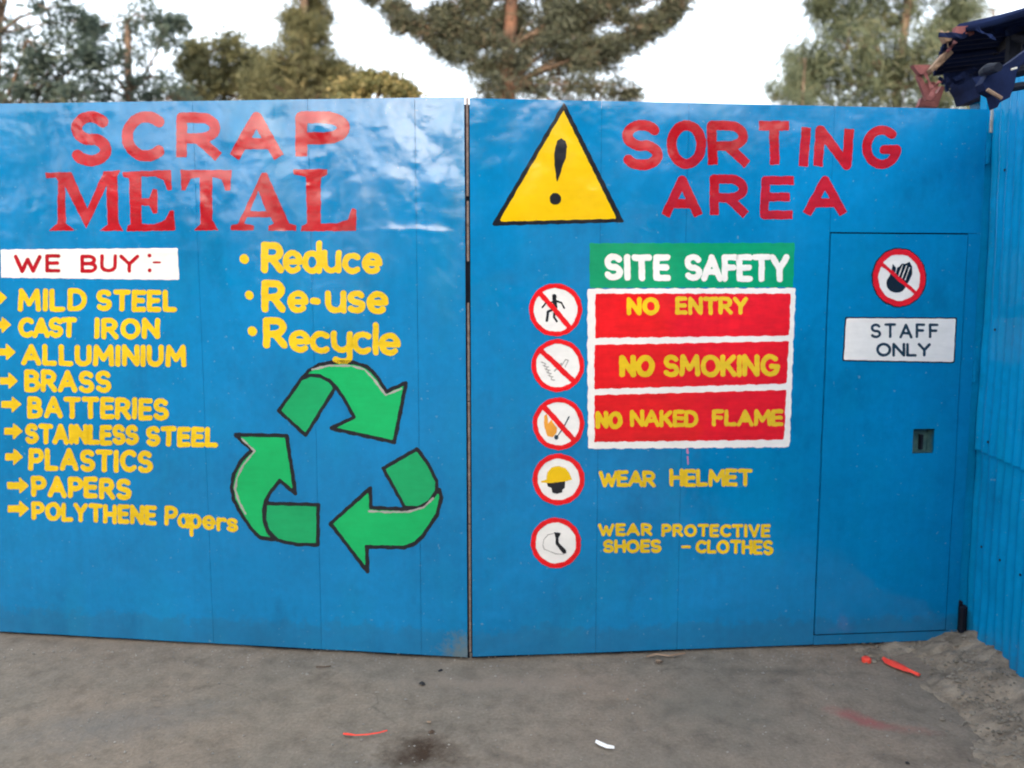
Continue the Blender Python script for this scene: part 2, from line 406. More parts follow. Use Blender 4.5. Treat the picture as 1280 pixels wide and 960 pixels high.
def daub(leaf, name, shapes, mat_, parent, layer=1, cell=.9, wk=.35, label=None, limit=None):
    V, Fc = march(shapes, cell, wk, limit); uv = leaf.uv(V)
    me = mesh(name, leaf.place(uv, LAYER * layer), Fc, mat_); leaf.finish(me, uv)
    o = link(name, me, parent)
    if label: o['label'] = label
    return o

# brush lettering
def arc(cx, cy, rx, ry, a0, a1, n=14): return [(cx + rx * math.cos(R(a0 + (a1 - a0) * i / n)), cy + ry * math.sin(R(a0 + (a1 - a0) * i / n))) for i in range(n + 1)]
GL = {
 'A': (.78, [[(0, 0), (.39, 1), (.78, 0)], [(.14, .32), (.64, .32)]]),
 'B': (.6, [[(0, 0), (0, 1), (.28, 1)] + arc(.28, .76, .27, .24, 90, -90) + [(0, .52), (.3, .52)] + arc(.32, .26, .28, .26, 90, -90) + [(0, 0)]]),
 'C': (.68, [arc(.4, .5, .4, .5, 48, 312, 20)]),
 'D': (.66, [[(0, 0), (0, 1), (.22, 1)] + arc(.24, .5, .42, .5, 90, -90, 16) + [(0, 0)]]),
 'E': (.52, [[(.52, 1), (0, 1), (0, 0), (.52, 0)], [(0, .52), (.46, .52)]]),
 'F': (.52, [[(.52, 1), (0, 1), (0, 0)], [(0, .52), (.44, .52)]]),
 'G': (.76, [arc(.4, .5, .4, .5, 48, 352, 22), [(.78, .43), (.46, .43)]]),
 'H': (.64, [[(0, 0), (0, 1)], [(.64, 0), (.64, 1)], [(0, .5), (.64, .5)]]),
 'I': (0, [[(0, 0), (0, 1)]]),
 'K': (.6, [[(0, 0), (0, 1)], [(.58, 1), (0, .42)], [(.2, .58), (.6, 0)]]),
 'L': (.5, [[(0, 1), (0, 0), (.5, 0)]]),
 'M': (.84, [[(0, 0), (.05, 1), (.42, .3), (.79, 1), (.84, 0)]]),
 'N': (.66, [[(0, 0), (0, 1), (.66, 0), (.66, 1)]]),
 'O': (.8, [arc(.4, .5, .4, .5, 0, 360, 26)]),
 'P': (.58, [[(0, 0), (0, 1), (.28, 1)] + arc(.3, .72, .28, .28, 90, -90) + [(0, .44)]]),
 'R': (.62, [[(0, 0), (0, 1), (.28, 1)] + arc(.3, .73, .28, .27, 90, -90) + [(0, .46)], [(.28, .46), (.62, 0)]]),
 'S': (.6, [arc(.3, .74, .28, .26, 32, 270, 14) + arc(.3, .25, .3, .25, 90, -150, 14)[1:]]),
 'T': (.68, [[(0, 1), (.68, 1)], [(.34, 1), (.34, 0)]]),
 'U': (.62, [[(0, 1), (0, .32)] + arc(.31, .32, .31, .32, 180, 360) + [(.62, 1)]]),
 'V': (.7, [[(0, 1), (.35, 0), (.7, 1)]]),
 'W': (1.0, [[(0, 1), (.27, 0), (.5, .8), (.73, 0), (1, 1)]]),
 'Y': (.68, [[(0, 1), (.34, .48), (.34, 0)], [(.68, 1), (.34, .48)]]),
 'a': (.5, [arc(.25, .3, .25, .3, 0, 360), [(.5, .6), (.5, 0)]]),
 'c': (.46, [arc(.27, .3, .27, .3, 50, 310)]),
 'd': (.52, [arc(.26, .3, .26, .3, 0, 360), [(.52, 1.05), (.52, 0)]]),
 'e': (.52, [[(.02, .3), (.52, .3)] + arc(.26, .3, .26, .3, 0, 312, 16)]),
 'l': (0, [[(0, 1.05), (0, 0)]]),
 'p': (.5, [arc(.25, .3, .25, .3, 0, 360), [(0, .6), (0, -.42)]]),
 'r': (.3, [[(0, .6), (0, 0)], arc(.24, .3, .24, .28, 165, 65, 6)]),
 's': (.42, [arc(.21, .45, .19, .15, 30, 270, 10) + arc(.21, .15, .21, .15, 90, -150, 10)[1:]]),
 'u': (.5, [[(0, .6), (0, .25)] + arc(.25, .25, .25, .25, 180, 360) + [(.5, .6)], [(.5, .4), (.5, 0)]]),
 'y': (.5, [[(0, .6), (0, .3)] + arc(.25, .3, .25, .27, 180, 360) + [(.5, .6)], [(.5, .6), (.5, -.2)] + arc(.25, -.2, .25, .18, 0, -140, 8)]),
 '-': (.26, [[(0, .34), (.26, .34)]]),
}
for _k in 'acdelprsuy':
    GL[_k] = (GL[_k][0], [[(a * 1.06, b * 1.12 if b < .7 else b) for a, b in st] for st in GL[_k][1]])
def word(t, x0, x1, top0, base0, top1=None, base1=None, w=6, gap=.3, slant=0, kind=stroke):
    top1 = top0 if top1 is None else top1; base1 = base0 if base1 is None else base1
    x = 0; pos = []
    for ch in t: pos.append(x); x += GL[ch][0] + gap
    tot = x - gap; h = w / 2; out = []
    def mp(p):
        s = p[0] / tot if tot > 0 else .5; X = x0 + h + (x1 - x0 - w) * s
        b = base0 + (base1 - base0) * s - h; tp = top0 + (top1 - top0) * s + h
        return (X + slant * p[1], b + (tp - b) * p[1])
    for ch, px in zip(t, pos):
        jit = (random.uniform(-.02, .02), random.uniform(-.025, .025))
        out.append(union(*[kind([mp((px + a + jit[0], b + jit[1])) for a, b in st], w) for st in GL[ch][1]]))
    return out
def sc4(pts, ox, oy, k): return [(ox + a / k, oy + b / k) for a, b in pts]

# ------------------------------------------------------------------ LEFT LEAF
A = G(-6, 790); Bm = G(585.4, 822.5)
GH = 2.49
LL = Leaf((A.x, A.y, 0), (Bm.x, Bm.y, 0), 3, [], 2.53)
def useam(L, px, py): return float(L.uv(np.array([[px, py]], float))[0, 0])
LL.steps = [useam(LL, 255, 500), useam(LL, 394, 500), useam(LL, 523, 500)]
# hammered hollows near the top, as on the real sheet
for px, py, a, b, k in [(60, 250, .05, .03, .0016), (95, 280, .06, .02, .0015), (150, 180, .07, .05, .0022), (235, 160, .09, .06, -.003), (300, 165, .14, .08, .0042),
        (345, 150, .06, .04, -.0026), (250, 250, .02, .03, .0014), (290, 240, .03, .02, .0016), (395, 160, .05, .07, .003), (440, 150, .03, .02, .0014),
        (445, 227, .03, .02, .0016), (410, 250, .04, .03, .0016), (450, 265, .04, .09, .0026), (490, 225, .07, .06, .003), (545, 230, .07, .05, .0034), (560, 160, .05, .05, .0024),
        (500, 287, .12, .012, .0014), (545, 290, .06, .012, .0014), (520, 265, .015, .02, .001), (30, 140, .1, .03, .0018), (120, 140, .08, .02, .0018), (40, 265, .02, .015, .0009),
        (320, 440, .03, .02, .0012), (410, 437, .03, .025, .0012), (315, 393, .012, .012, .0007), (285, 375, .015, .01, .0007), (262, 325, .02, .02, .0008), (440, 385, .02, .02, .0007),
        (555, 320, .02, .03, .0008), (568, 372, .012, .012, .0007), (360, 220, .05, .03, .0016), (200, 315, .12, .015, .0013), (580, 200, .03, .1, .0015)]:
    LL.dent_px(px, py, a, b, k)
left = empty('gate_leaf', LL.O); tag(left, 'left blue steel gate leaf painted SCRAP METAL with green recycling arrows', 'gate', 'pair of blue steel gate leaves')
_r = np.random.default_rng(21)
for _ in range(60): LL.dents.append((_r.uniform(0, LL.W), 2.5 - abs(_r.normal(0, .42)), _r.uniform(.008, .03), _r.uniform(.006, .02), _r.choice([-1, 1, 1]) * _r.uniform(.0003, .0011)))
LL.skew = .017
vs = lin(.004, 2.492)
ue = [0.002] + LL.steps + [LL.W - .003]
for a, b in zip(ue[:-1], ue[1:]): LL.sheet('sheet_panel', lin(a + .0008, b - .0008), vs, left, M['blue'])
def frame(L, parent, H, bars):
    t, n = L.t, L.n; ax = (t, n, Vector((0, 0, 1)))
    for u in bars:
        m = MB(); m.box(L.O + t * u - n * .034 + Vector((0, 0, H / 2)), (.04, .04, H - .02), ax); m.build('frame_stile', M['dark'], parent)
    for z in (.04, H * .5, H - .05):
        m = MB(); m.box(L.O + t * (L.W / 2) - n * .068 + Vector((0, 0, z)), (L.W - .03, .024, .04), ax); m.build('frame_rail', M['dark'], parent)
frame(LL, left, 2.5, [.03] + LL.steps + [LL.W - .04])
# --- lettering
B = butt
daub(LL, 'headline_lettering', word('S', 88, 140, 138, 207, w=14) + word('C', 152, 206, 138, 201, w=14) + word('R', 220, 278, 140, 201, w=13, kind=B)
     + word('A', 288, 356, 140, 202, w=14, kind=B) + word('P', 371, 439, 139, 201, w=15, kind=B), M['red'], left, label='large red SCRAP lettering')
q1 = lambda p: sc4(p, 0, 120, 4); q2 = lambda p: sc4(p, 280, 120, 4)
Mp = [(228, 385), (355, 383), (437, 570), (520, 380), (597, 374), (585, 400), (590, 635), (612, 672), (502, 672), (540, 645), (535, 440), (432, 658), (322, 440), (328, 640), (370, 670), (250, 672), (290, 640), (292, 425), (280, 405), (232, 408)]
Ep = [(615, 382), (852, 372), (857, 468), (838, 468), (820, 418), (775, 400), (705, 400), (705, 515), (745, 513), (768, 468), (785, 468), (785, 585), (768, 585), (748, 545), (705, 545), (705, 640), (775, 645), (830, 620), (850, 575), (865, 575), (876, 670), (635, 675), (640, 650), (655, 645), (648, 410), (618, 402)]
Tp = [(905, 372), (1155, 372), (1150, 470), (1130, 470), (1110, 415), (1058, 402), (1060, 620), (1090, 670), (975, 670), (1005, 640), (1000, 402), (950, 412), (925, 470), (908, 470)]
Ap = [(192, 385), (212, 385), (325, 640), (360, 650), (358, 671), (225, 672), (227, 652), (255, 640), (232, 604), (118, 604), (100, 640), (150, 650), (150, 671), (38, 669), (40, 650), (75, 640)]
Ah = [(172, 470), (214, 578), (130, 578)]
Lp = [(350, 370), (515, 368), (514, 392), (482, 405), (482, 640), (560, 640), (620, 620), (643, 565), (662, 570), (658, 672), (388, 674), (390, 652), (418, 640), (412, 402), (352, 390)]
daub(LL, 'headline_lettering', [poly(q1(Mp), .6), poly(q1(Ep), .6), poly(q1(Tp), .6), cut(poly(q2(Ap), .6), poly(q2(Ah), -.3)), poly(q2(Lp), .6)], M['red'], left, label='large red METAL lettering with serifs')
o = daub(LL, 'painted_board', [poly([(1, 312), (222, 310), (224, 350), (2, 347)])], M['white'], left, 1, 2, label='white painted board reading WE BUY:-')
daub(LL, 'lettering', word('W', 18, 53, 318, 341, w=5) + word('E', 57, 76, 318, 341, w=4.6) + word('B', 101, 122, 318, 341, w=4.6) + word('U', 125, 146, 318, 341, w=4.6)
     + word('Y', 149, 174, 318, 341, w=4.6) + [ell(187, 319.5, 2.5, 2.5), ell(187, 338, 2.5, 2.5), stroke([(192, 328), (200, 328)], 2.6)], M['red'], o, 2, .6, .2)
rows = [('MILD', 22, 109, 360, 389, 360.5, 389.5), ('STEEL', 120, 221, 361.5, 389, 362, 390), ('CAST', 23, 97, 396.5, 422.5, 396.5, 422.5), ('IRON', 118, 200, 397, 424, 397.5, 424),
        ('ALLUMINIUM', 27, 233, 430, 457, 431.5, 459.5), ('BRASS', 30, 140, 461.5, 490, 463.5, 491.5), ('BATTERIES', 34, 212, 495, 523, 497.5, 525.5),
        ('STAINLESS', 31, 174, 529, 555, 531, 557), ('STEEL', 183, 273, 532, 558, 533.5, 559), ('PLASTICS', 36, 192, 559.5, 588, 563, 591.5), ('PAPERS', 39, 165, 594, 621, 597.5, 625),
        ('POLYTHENE', 39, 196, 627, 650.5, 632, 657)]
groups = [[0, 1], [2, 3], [4], [5], [6], [7, 8], [9], [10], [11]]
GAPS = {'IRON': .34, 'CAST': .2, 'MILD': .34}
arrows = [(-12, 9, 372), (-8, 14, 406), (-3, 19.5, 440), (1, 22.5, 476), (2.5, 26.5, 505.5), (6, 28, 539), (7.5, 28.5, 571), (10, 36, 607), (11, 36, 636)]
for gi, gr in enumerate(groups):
    sh = []
    for k in gr:
        r = rows[k]; sh += word(r[0], *r[1:], w=6.6 if k != 11 else 5.9, gap=GAPS.get(r[0], .33))
    lab = 'yellow ' + ' '.join(rows[k][0] for k in gr) + ' line with arrow'
    if gi == 8:
        sh += word('P', 206, 223, 632, 657, w=5.5) + word('ap', 222, 252, 633.5, 659.5, 635.5, 661.5, w=5) + word('ers', 253, 297, 637, 662, 642, 666, w=5, gap=.26)
        lab = 'yellow POLYTHENE Papers line with arrow'
    a, b, y = arrows[gi]; hd = 11
    sh.append(poly([(a, y - 3.5), (b - hd, y - 3.5), (b - hd, y - 9), (b - 1, y), (b - hd, y + 9), (b - hd, y + 3.5), (a, y + 3.5)], 1))
    daub(LL, 'lettering', sh, M['yellow'], left, 1, .8, .3, lab, limit=(-5, 0, 2000, 2000))
daub(LL, 'lettering', [ell(306, 324, 6, 6)] + word('R', 326, 355, 302, 341.5, w=9) + word('edu', 353.5, 426, 301, 341.5, 302, 342.5, w=7.5, gap=.22) + word('ce', 427, 477, 306, 342.5, 306, 343.5, w=7.5), M['yellow'], left, 1, .9, .35, 'yellow bullet and Reduce lettering')
daub(LL, 'lettering', [ell(312, 369, 5.5, 5.5)] + word('R', 327.5, 358, 350, 391, w=9) + word('e', 358.5, 384.5, 353, 392, w=7.5) + word('-', 387, 401, 352, 391, w=8.4) + word('use', 407, 484, 353, 392, 353, 393, w=7.7, gap=.24), M['yellow'], left, 1, .9, .35, 'yellow bullet and Re-use lettering')
daub(LL, 'lettering', [ell(315.5, 414, 6, 6)] + word('R', 329, 360, 397, 436.5, w=9) + word('ecycle', 360.5, 500, 401.5, 440, 405.5, 445.5, w=7.5, gap=.22), M['yellow'], left, 1, .9, .35, 'yellow bullet and Recycle lettering')
# --- recycling arrows
k6 = lambda p: sc4(p, 270, 440, 3.31)
A1 = [(262, 243), (372, 343), (492, 148), (470, 120), (430, 100), (390, 97), (355, 112)]
A2 = [(355, 112), (385, 78), (430, 52), (500, 42), (570, 45), (625, 62), (665, 102), (705, 165), (785, 128), (737, 372), (478, 315), (573, 270), (538, 205), (498, 145), (470, 118), (430, 98), (390, 95)]
B1 = [(82, 343), (292, 347), (328, 585), (265, 530), (230, 572), (207, 610), (197, 650), (198, 695), (212, 740), (240, 775), (185, 768), (150, 735), (108, 675), (75, 612), (66, 560), (76, 505), (105, 450), (150, 405)]
B2 = [(205, 628), (422, 632), (420, 797), (330, 795), (255, 778), (218, 740), (202, 695)]
C1 = [(475, 710), (638, 565), (640, 645), (780, 651), (840, 645), (885, 615), (922, 570), (932, 600), (915, 670), (860, 755), (825, 790), (780, 808), (622, 805), (627, 908)]
C2 = [(693, 482), (832, 402), (880, 470), (912, 535), (912, 575), (880, 620), (835, 643), (782, 642)]
for (p, q, hl, who) in ((A1, A2, [(400, 72), (470, 56), (560, 57), (615, 72), (655, 115), (703, 178), (765, 152)], 'upper'), (B2, B1, [(108, 358), (160, 410), (115, 465), (88, 520), (80, 570), (98, 625), (122, 668)], 'left'),
                   (C2, C1, [(632, 658), (720, 662), (800, 660), (860, 642), (900, 605)], 'lower right')):
    o = daub(LL, 'recycling_arrow', [union(stroke(k6(p + p[:1]), 5.2), stroke(k6(q + q[:1]), 5.4), poly(k6(p)), poly(k6(q)))], M['black'], left, 1, 1.2, .5, f'green arrow with black outline, {who} of the three')
    daub(LL, 'arrow_tail', [poly(k6(p), -1.9)], M['green_dark'], o, 2, 1.2, .3)
    daub(LL, 'arrow_head', [poly(k6(q), -2.1)], M['green'], o, 2, 1.2, .3)
    daub(LL, 'brush_highlight', [stroke(k6(hl), 2.4)], M['grey'], o, 3, .8, .5)

# ------------------------------------------------------------------ RIGHT LEAF
Bm2 = G(590.2, 822.2); Cc = G(1196, 800)
RL = Leaf((Bm2.x, Bm2.y, 0), (Cc.x, Cc.y, 0), 11, [], 2.5)
RL.steps = [useam(RL, 748, 500), useam(RL, 853, 500)]
for px, py, a, b, k in [(855, 150, .16, .07, .003), (628, 185, .015, .01, .0006), (740, 240, .03, .02, .0016), (900, 590, .05, .04, -.0014), (720, 720, .06, .04, -.0014), (1058, 598, .03, .03, .0018),
                        (650, 290, .06, .02, .0008), (1105, 520, .1, .02, .001), (880, 760, .2, .04, .0015)]: RL.dent_px(px, py, a, b, k)
right = empty('gate_leaf', RL.O); tag(right, 'right blue steel gate leaf painted SORTING AREA with a small staff door in it', 'gate', 'pair of blue steel gate leaves')
uvp = lambda x, y: RL.uv(np.array([[x, y]], float))[0]
dl, dr = uvp(1027, 540)[0], uvp(1196, 540)[0]; dt, db = uvp(1120, 291)[1], uvp(1100, 791)[1]
gp = .0035
us = lin(dl - .0, dr); W = RL.W
ue = [.001] + RL.steps + [dl]
vsR = lin(.004, 2.488)
for a, b in zip(ue[:-1], ue[1:]): RL.sheet('sheet_panel', lin(a + .0007, b - .0007), vsR, right, M['blue'])
RL.sheet('sheet_panel', lin(dl + .001, W - .002), lin(dt + .001, 2.488), right, M['blue'])       # above the door
RL.sheet('sheet_panel', lin(dr + .001, W - .002), lin(db + .001, dt - .001), right, M['blue'])   # hinge side of the door
RL.sheet('bottom_rail', lin(dl + .001, W - .002), lin(.004, db - .001), right, M['blue'], off=.003)
door = MB(); door.box((0, 0, 0), (.001,) * 3)
# wicket door with a hand hole
hu0, hv1 = uvp(1141, 536); hu1, hv0 = uvp(1166, 566)
def lines(a, b, cuts):
    pts = [a] + cuts + [b]; out = []
    for p, q in zip(pts[:-1], pts[1:]): out += list(lin(p, q))[:-1]
    return np.array(out + [b])
wd = RL.sheet('wicket_door', lines(dl + .0055, dr - .0045, [hu0, hu1]), lines(db + .005, dt - .006, [hv0, hv1]), right, M['blue'], holes=[(hu0, hu1, hv0, hv1)], off=.0035, rim=.02)
wd['label'] = 'narrow blue staff door with hand hole, set flush in the gate'
def rl(u, v, off): return RL.O + RL.t * u + RL.n * off + Vector((0, 0, v))
m = MB()
for (a, b, c, d) in ((hu0 - .01, hv0 - .01, hu1 + .01, hv0), (hu0 - .01, hv1, hu1 + .01, hv1 + .01), (hu0 - .01, hv0, hu0, hv1), (hu1, hv0, hu1 + .01, hv1)):
    m.box(rl((a + c) / 2, (b + d) / 2, -.026), (c - a, .05, d - b), (RL.t, RL.n, Vector((0, 0, 1))))
m.box(rl((hu0 + hu1) / 2, (hv0 + hv1) / 2, -.06), (hu1 - hu0 + .02, .012, hv1 - hv0 + .02), (RL.t, RL.n, Vector((0, 0, 1))))
def to_local(o, par): o.location = (0, 0, 0); return o
m.build('hole_box', rough('dirty_teal_steel', (.02, .09, .12), (.1, .2, .19), 20, .6, .002), wd, loc=right.location)
m = MB(); m.box(rl(hu0 + .065, (hv0 + hv1) / 2 - .01, -.035), (.012, .02, .07), (RL.t, RL.n, Vector((0, 0, 1)))); m.build('latch', M['dark'], wd, loc=right.location)
# thin frame lines round the door
for (u0, v0, u1, v1) in ((dr + .022, db, dr + .03, dt + .0),):
    pass
frame(RL, right, 2.47, [.04] + [RL.steps[0], RL.steps[1]] + [dl, dr + .0, W - .03])

S7 = dict(w=12)
daub(RL, 'headline_lettering', word('S', 777, 829, 149, 212, w=13) + word('O', 832, 882, 151, 211.5, w=12.5) + word('R', 885, 939, 152, 211.5, w=12, slant=-2, kind=B) + word('T', 945, 992, 152, 211.5, w=12, slant=-1, kind=B)
     + word('I', 996, 1012, 154, 212, w=12, slant=4, kind=B) + word('N', 1017, 1065, 156, 212, w=12, slant=3, kind=B) + word('G', 1078, 1125, 157, 211.5, w=11.5), M['red'], right, label='large red SORTING lettering')
daub(RL, 'headline_lettering', word('A', 827, 879, 219, 274, w=11.5, kind=B) + word('R', 888, 938, 219, 274, w=11.5, kind=B) + word('E', 950, 995, 220, 274, w=11, slant=2, kind=B) + word('A', 1003, 1059, 221, 273, w=11.5, kind=B), M['red'], right, label='large red AREA lettering')
o = daub(RL, 'warning_triangle', [poly([(705, 127), (780.5, 278), (613.5, 282.5)], -.2)], M['black'], right, 1, 2, .5, label='yellow warning triangle with black border and exclamation mark')
daub(RL, 'triangle_face', [poly([(704.5, 138), (770.5, 273.5), (623.5, 277)])], M['tri_yellow'], o, 2, 2, .4)
k7 = lambda p: sc4(p, 600, 110, 4)
daub(RL, 'exclamation_mark', [poly(k7([(376, 300), (388, 265), (407, 253), (426, 265), (434, 295), (427, 345), (405, 410), (385, 470), (376, 400), (373, 340)]), .5), ell(694, 248.7, 7.2, 7.4)], M['black'], o, 3, .9)
# site safety board
o = daub(RL, 'painted_board', [poly([(737, 304), (993, 303.5), (991, 359), (737, 360)])], M['sign_green'], right, 1, 2, .5, 'green painted heading board reading SITE SAFETY')
daub(RL, 'lettering', word('SITE', 755, 838, 317.5, 351, 317.5, 351, w=8, gap=.34) + word('SAFETY', 855.5, 987, 318, 351.5, 318, 353, w=7.6, gap=.22), M['white'], o, 2, .8)
k4 = lambda p: sc4(p, 720, 290, 4.267)
o = daub(RL, 'painted_board', [poly([(735.5, 362), (993.5, 361), (989, 470), (986, 558), (736, 560)], 1)], M['white'], right, 1.6, 2, .7, 'white framed board with three red panels of prohibitions')
daub(RL, 'red_panel', [poly([(744, 367), (988, 367), (986.5, 419.5), (744.4, 422.4)])], M['sign_red'], o, 2.4, 2, .6)
daub(RL, 'red_panel', [poly([(743.5, 431), (986, 426.5), (983, 479.4), (743, 486.4)])], M['sign_red'], o, 2.4, 2, .6)
daub(RL, 'red_panel', [poly([(743, 494), (982.5, 487.3), (980, 549.5), (743, 552.5)])], M['sign_red'], o, 2.4, 2, .6)
daub(RL, 'lettering', word('NO', 783, 823, 371.5, 394, w=5.8) + word('ENTRY', 843, 935, 371, 393.5, w=5.2, gap=.28), M['yellow'], o, 3.4, .7)
daub(RL, 'lettering', word('NO', 774, 818, 444, 472, w=7) + word('SMOKING', 828, 974, 443, 471, w=6.2, gap=.28), M['yellow'], o, 3.4, .7)
daub(RL, 'lettering', word('NO', 744.5, 778, 514, 536, w=5.8) + word('NAKED', 787, 873, 512.5, 534, w=5, gap=.24) + word('FLAME', 889.5, 979.5, 511.5, 532.5, w=5, gap=.26), M['yellow'], o, 3.4, .7)
daub(RL, 'lettering', word('WEAR', 748, 820, 588, 609, w=5, gap=.18) + word('HELMET', 837, 941, 586, 608.5, w=5.2, gap=.24), M['yellow'], right, 1, .7, .3, 'yellow WEAR HELMET lettering')
daub(RL, 'lettering', word('WEAR', 747.5, 815.5, 654, 670, w=4.2, gap=.3) + word('PROTECTIVE', 827, 963, 655, 671, 655, 672, w=4.2, gap=.34) + word('SHOES', 753.5, 827, 674, 691, w=4.4, gap=.3) + word('-', 851, 863, 672, 690, w=3.4)
     + word('CLOTHES', 869, 967, 675, 692, 675, 694, w=4.4, gap=.3), M['yellow'], right, 1, .6, .25, 'yellow WEAR PROTECTIVE SHOES - CLOTHES lettering')
# roundels
def roundel(cx, cy, rx, ry, rw, bar, lab, parent=right, outline=False):
    L0 = 1 if parent is right else 6
    if outline:
        base = daub(RL, 'prohibition_sign', [ell(cx, cy, rx + 1.6, ry + 1.6)], M['black'], parent, L0, 1.2, .4, lab)
    else:
        base = daub(RL, 'safety_roundel', [ell(cx, cy, rx - 1.5, ry - 1.5)], M['white'], parent, L0, 1.2, .3, lab)
    par = base if parent is right else parent
    if outline: daub(RL, 'sign_face', [ell(cx, cy, rx - 1.5, ry - 1.5)], M['white'], par, L0 + .7, 1.2, .3)
    ring = cut(ell(cx, cy, rx, ry), ell(cx, cy, rx - rw, ry - rw))
    if bar: ring = union(ring, clip(butt([bar[0], bar[1]], bar[2]), ell(cx, cy, rx - rw + 1.5, ry - rw + 1.5)))
    daub(RL, 'ring_and_bar' if bar else 'ring', [ring], M['sign_red'], par, L0 + 2.6, .8, .45)
    return par, L0 + 1.6
k = lambda p: sc4(p, 640, 340, 5.333)
p_, l_ = roundel(694.4, 387.3, 33.2, 33, 5.8, (k([(170, 120)])[0], k([(400, 385)])[0], 6.4), 'no entry roundel with crossed-out walking figure, topmost of the column')
daub(RL, 'pictogram', [ell(*k([(283, 163)])[0], 3, 3.2), stroke(k([(282, 175), (285, 205), (290, 235)]), 5), stroke(k([(270, 200), (225, 208), (203, 235)]), 2.2), stroke(k([(300, 195), (330, 205), (348, 240)]), 2.4),
     stroke(k([(285, 245), (240, 265), (232, 325)]), 3.2), stroke(k([(285, 250), (280, 300), (300, 330)]), 2.8)], M['black'], p_, l_, .5, .2)
p_, l_ = roundel(697.4, 457, 33, 33, 5.8, (k([(180, 510)])[0], k([(430, 745)])[0], 6.6), 'no smoking roundel with crossed-out cigarette, second of the column')
sc = []
for i in range(5):
    y = 600 + i * 22; sc.append(stroke(k([(195 + i * 12, y), (225 + i * 10, y + 12), (215 + i * 12, y + 30), (245 + i * 10, y + 34)]), 1.1))
sc += [stroke(k([(330, 630), (358, 585), (378, 590), (355, 635)]), 1.3), stroke(k([(285, 660), (330, 612)]), 2.2)]
daub(RL, 'pictogram', [union(*sc)], M['grey'], p_, l_, .45, .15)
k = lambda p: sc4(p, 640, 470, 5.333)
p_, l_ = roundel(698, 529.6, 32, 32.6, 5.8, (k([(190, 180)])[0], k([(425, 440)])[0], 6.6), 'no naked flame roundel with crossed-out burning match, third of the column')
daub(RL, 'pictogram', [stroke(k([(300, 405), (345, 340), (380, 272)]), 1.6), ell(*k([(295, 408)])[0], 2.6, 3)], M['slate'], p_, l_, .5, .15)
daub(RL, 'pictogram', [poly(k([(215, 265), (235, 250), (240, 320), (262, 290), (300, 345), (298, 380), (270, 408), (235, 400), (215, 340)]))], M['orange'], p_, l_, .6, .3)
p_, l_ = roundel(698, 599, 32.2, 32, 6.2, None, 'wear helmet roundel with yellow hard hat on a black head')
daub(RL, 'pictogram', [poly(k([(232, 705), (355, 700), (350, 745), (335, 755), (335, 775), (300, 785), (268, 775), (262, 745), (238, 735)]))], M['black'], p_, l_, .6, .2)
daub(RL, 'pictogram', [poly(k([(190, 700), (228, 690), (235, 640), (262, 610), (310, 598), (355, 612), (380, 645), (398, 688), (360, 700), (260, 712), (195, 710)]))], M['tri_yellow'], p_, l_ + .4, .6, .2)
k = lambda p: sc4(p, 640, 560, 5.333)
p_, l_ = roundel(694.8, 678.5, 31.3, 31.5, 6.0, None, 'protective footwear roundel with outlined boot, lowest of the column')
daub(RL, 'pictogram', [poly(k([(280, 560), (325, 565), (318, 585), (308, 600), (312, 630), (360, 680), (362, 702), (340, 705), (290, 640), (290, 600)]))], M['black'], p_, l_, .6, .2)
daub(RL, 'pictogram', [stroke(k([(280, 568), (240, 578), (212, 610), (206, 650), (215, 675), (250, 688), (290, 705), (345, 708)]), 1.0)], M['grey'], p_, l_, .5, .1)
# on the door
k = lambda p: sc4(p, 1010, 280, 4.8)
p_, l_ = roundel(1123.3, 347, 32.8, 35.6, 6.8, (k([(410, 215)])[0], k([(660, 430)])[0], 4.6), 'round sign with crossed-out black hand on the staff door', wd, True)
hand = union(ell(*k([(527, 355)])[0], 12.5, 12), poly(k([(475, 345), (500, 270), (505, 238), (525, 262), (545, 255), (560, 238), (580, 240), (605, 226), (622, 255), (622, 300), (600, 350), (570, 380)])))
hand = cut(hand, union(*[stroke(k(s), 1.1) for s in ([(532, 250), (520, 300)], [(565, 245), (540, 315)], [(588, 250), (560, 325)], [(606, 262), (580, 335)])]))
daub(RL, 'pictogram', [hand], M['black'], p_, l_ + .4, .5, .2)
daub(RL, 'sign_border', [poly([(1057, 397.7), (1194, 398.3), (1191, 452.5), (1053.5, 449.8)], 1.6)], M['black'], wd, 6, 2, .2)
daub(RL, 'staff_sign', [poly([(1057, 397.7), (1194, 398.3), (1191, 452.5), (1053.5, 449.8)], -.1)], M['white'], wd, 6.8, 2, .2, 'white sign reading STAFF ONLY')
daub(RL, 'lettering', word('STAFF', 1087.5, 1172, 404, 422.5, 404.5, 423, w=3.4, gap=.42) + word('ONLY', 1094.5, 1163, 428, 445.5, 429, 446, w=3.6, gap=.24), M['slate'], wd, 7.6, .5, .12)

daub(RL, 'paint_drip', [stroke([(859, 560), (859.5, 566)], 2.6), stroke([(859.5, 571), (860, 580)], 1.6)], M['pink'], right, 1, .5, .2)
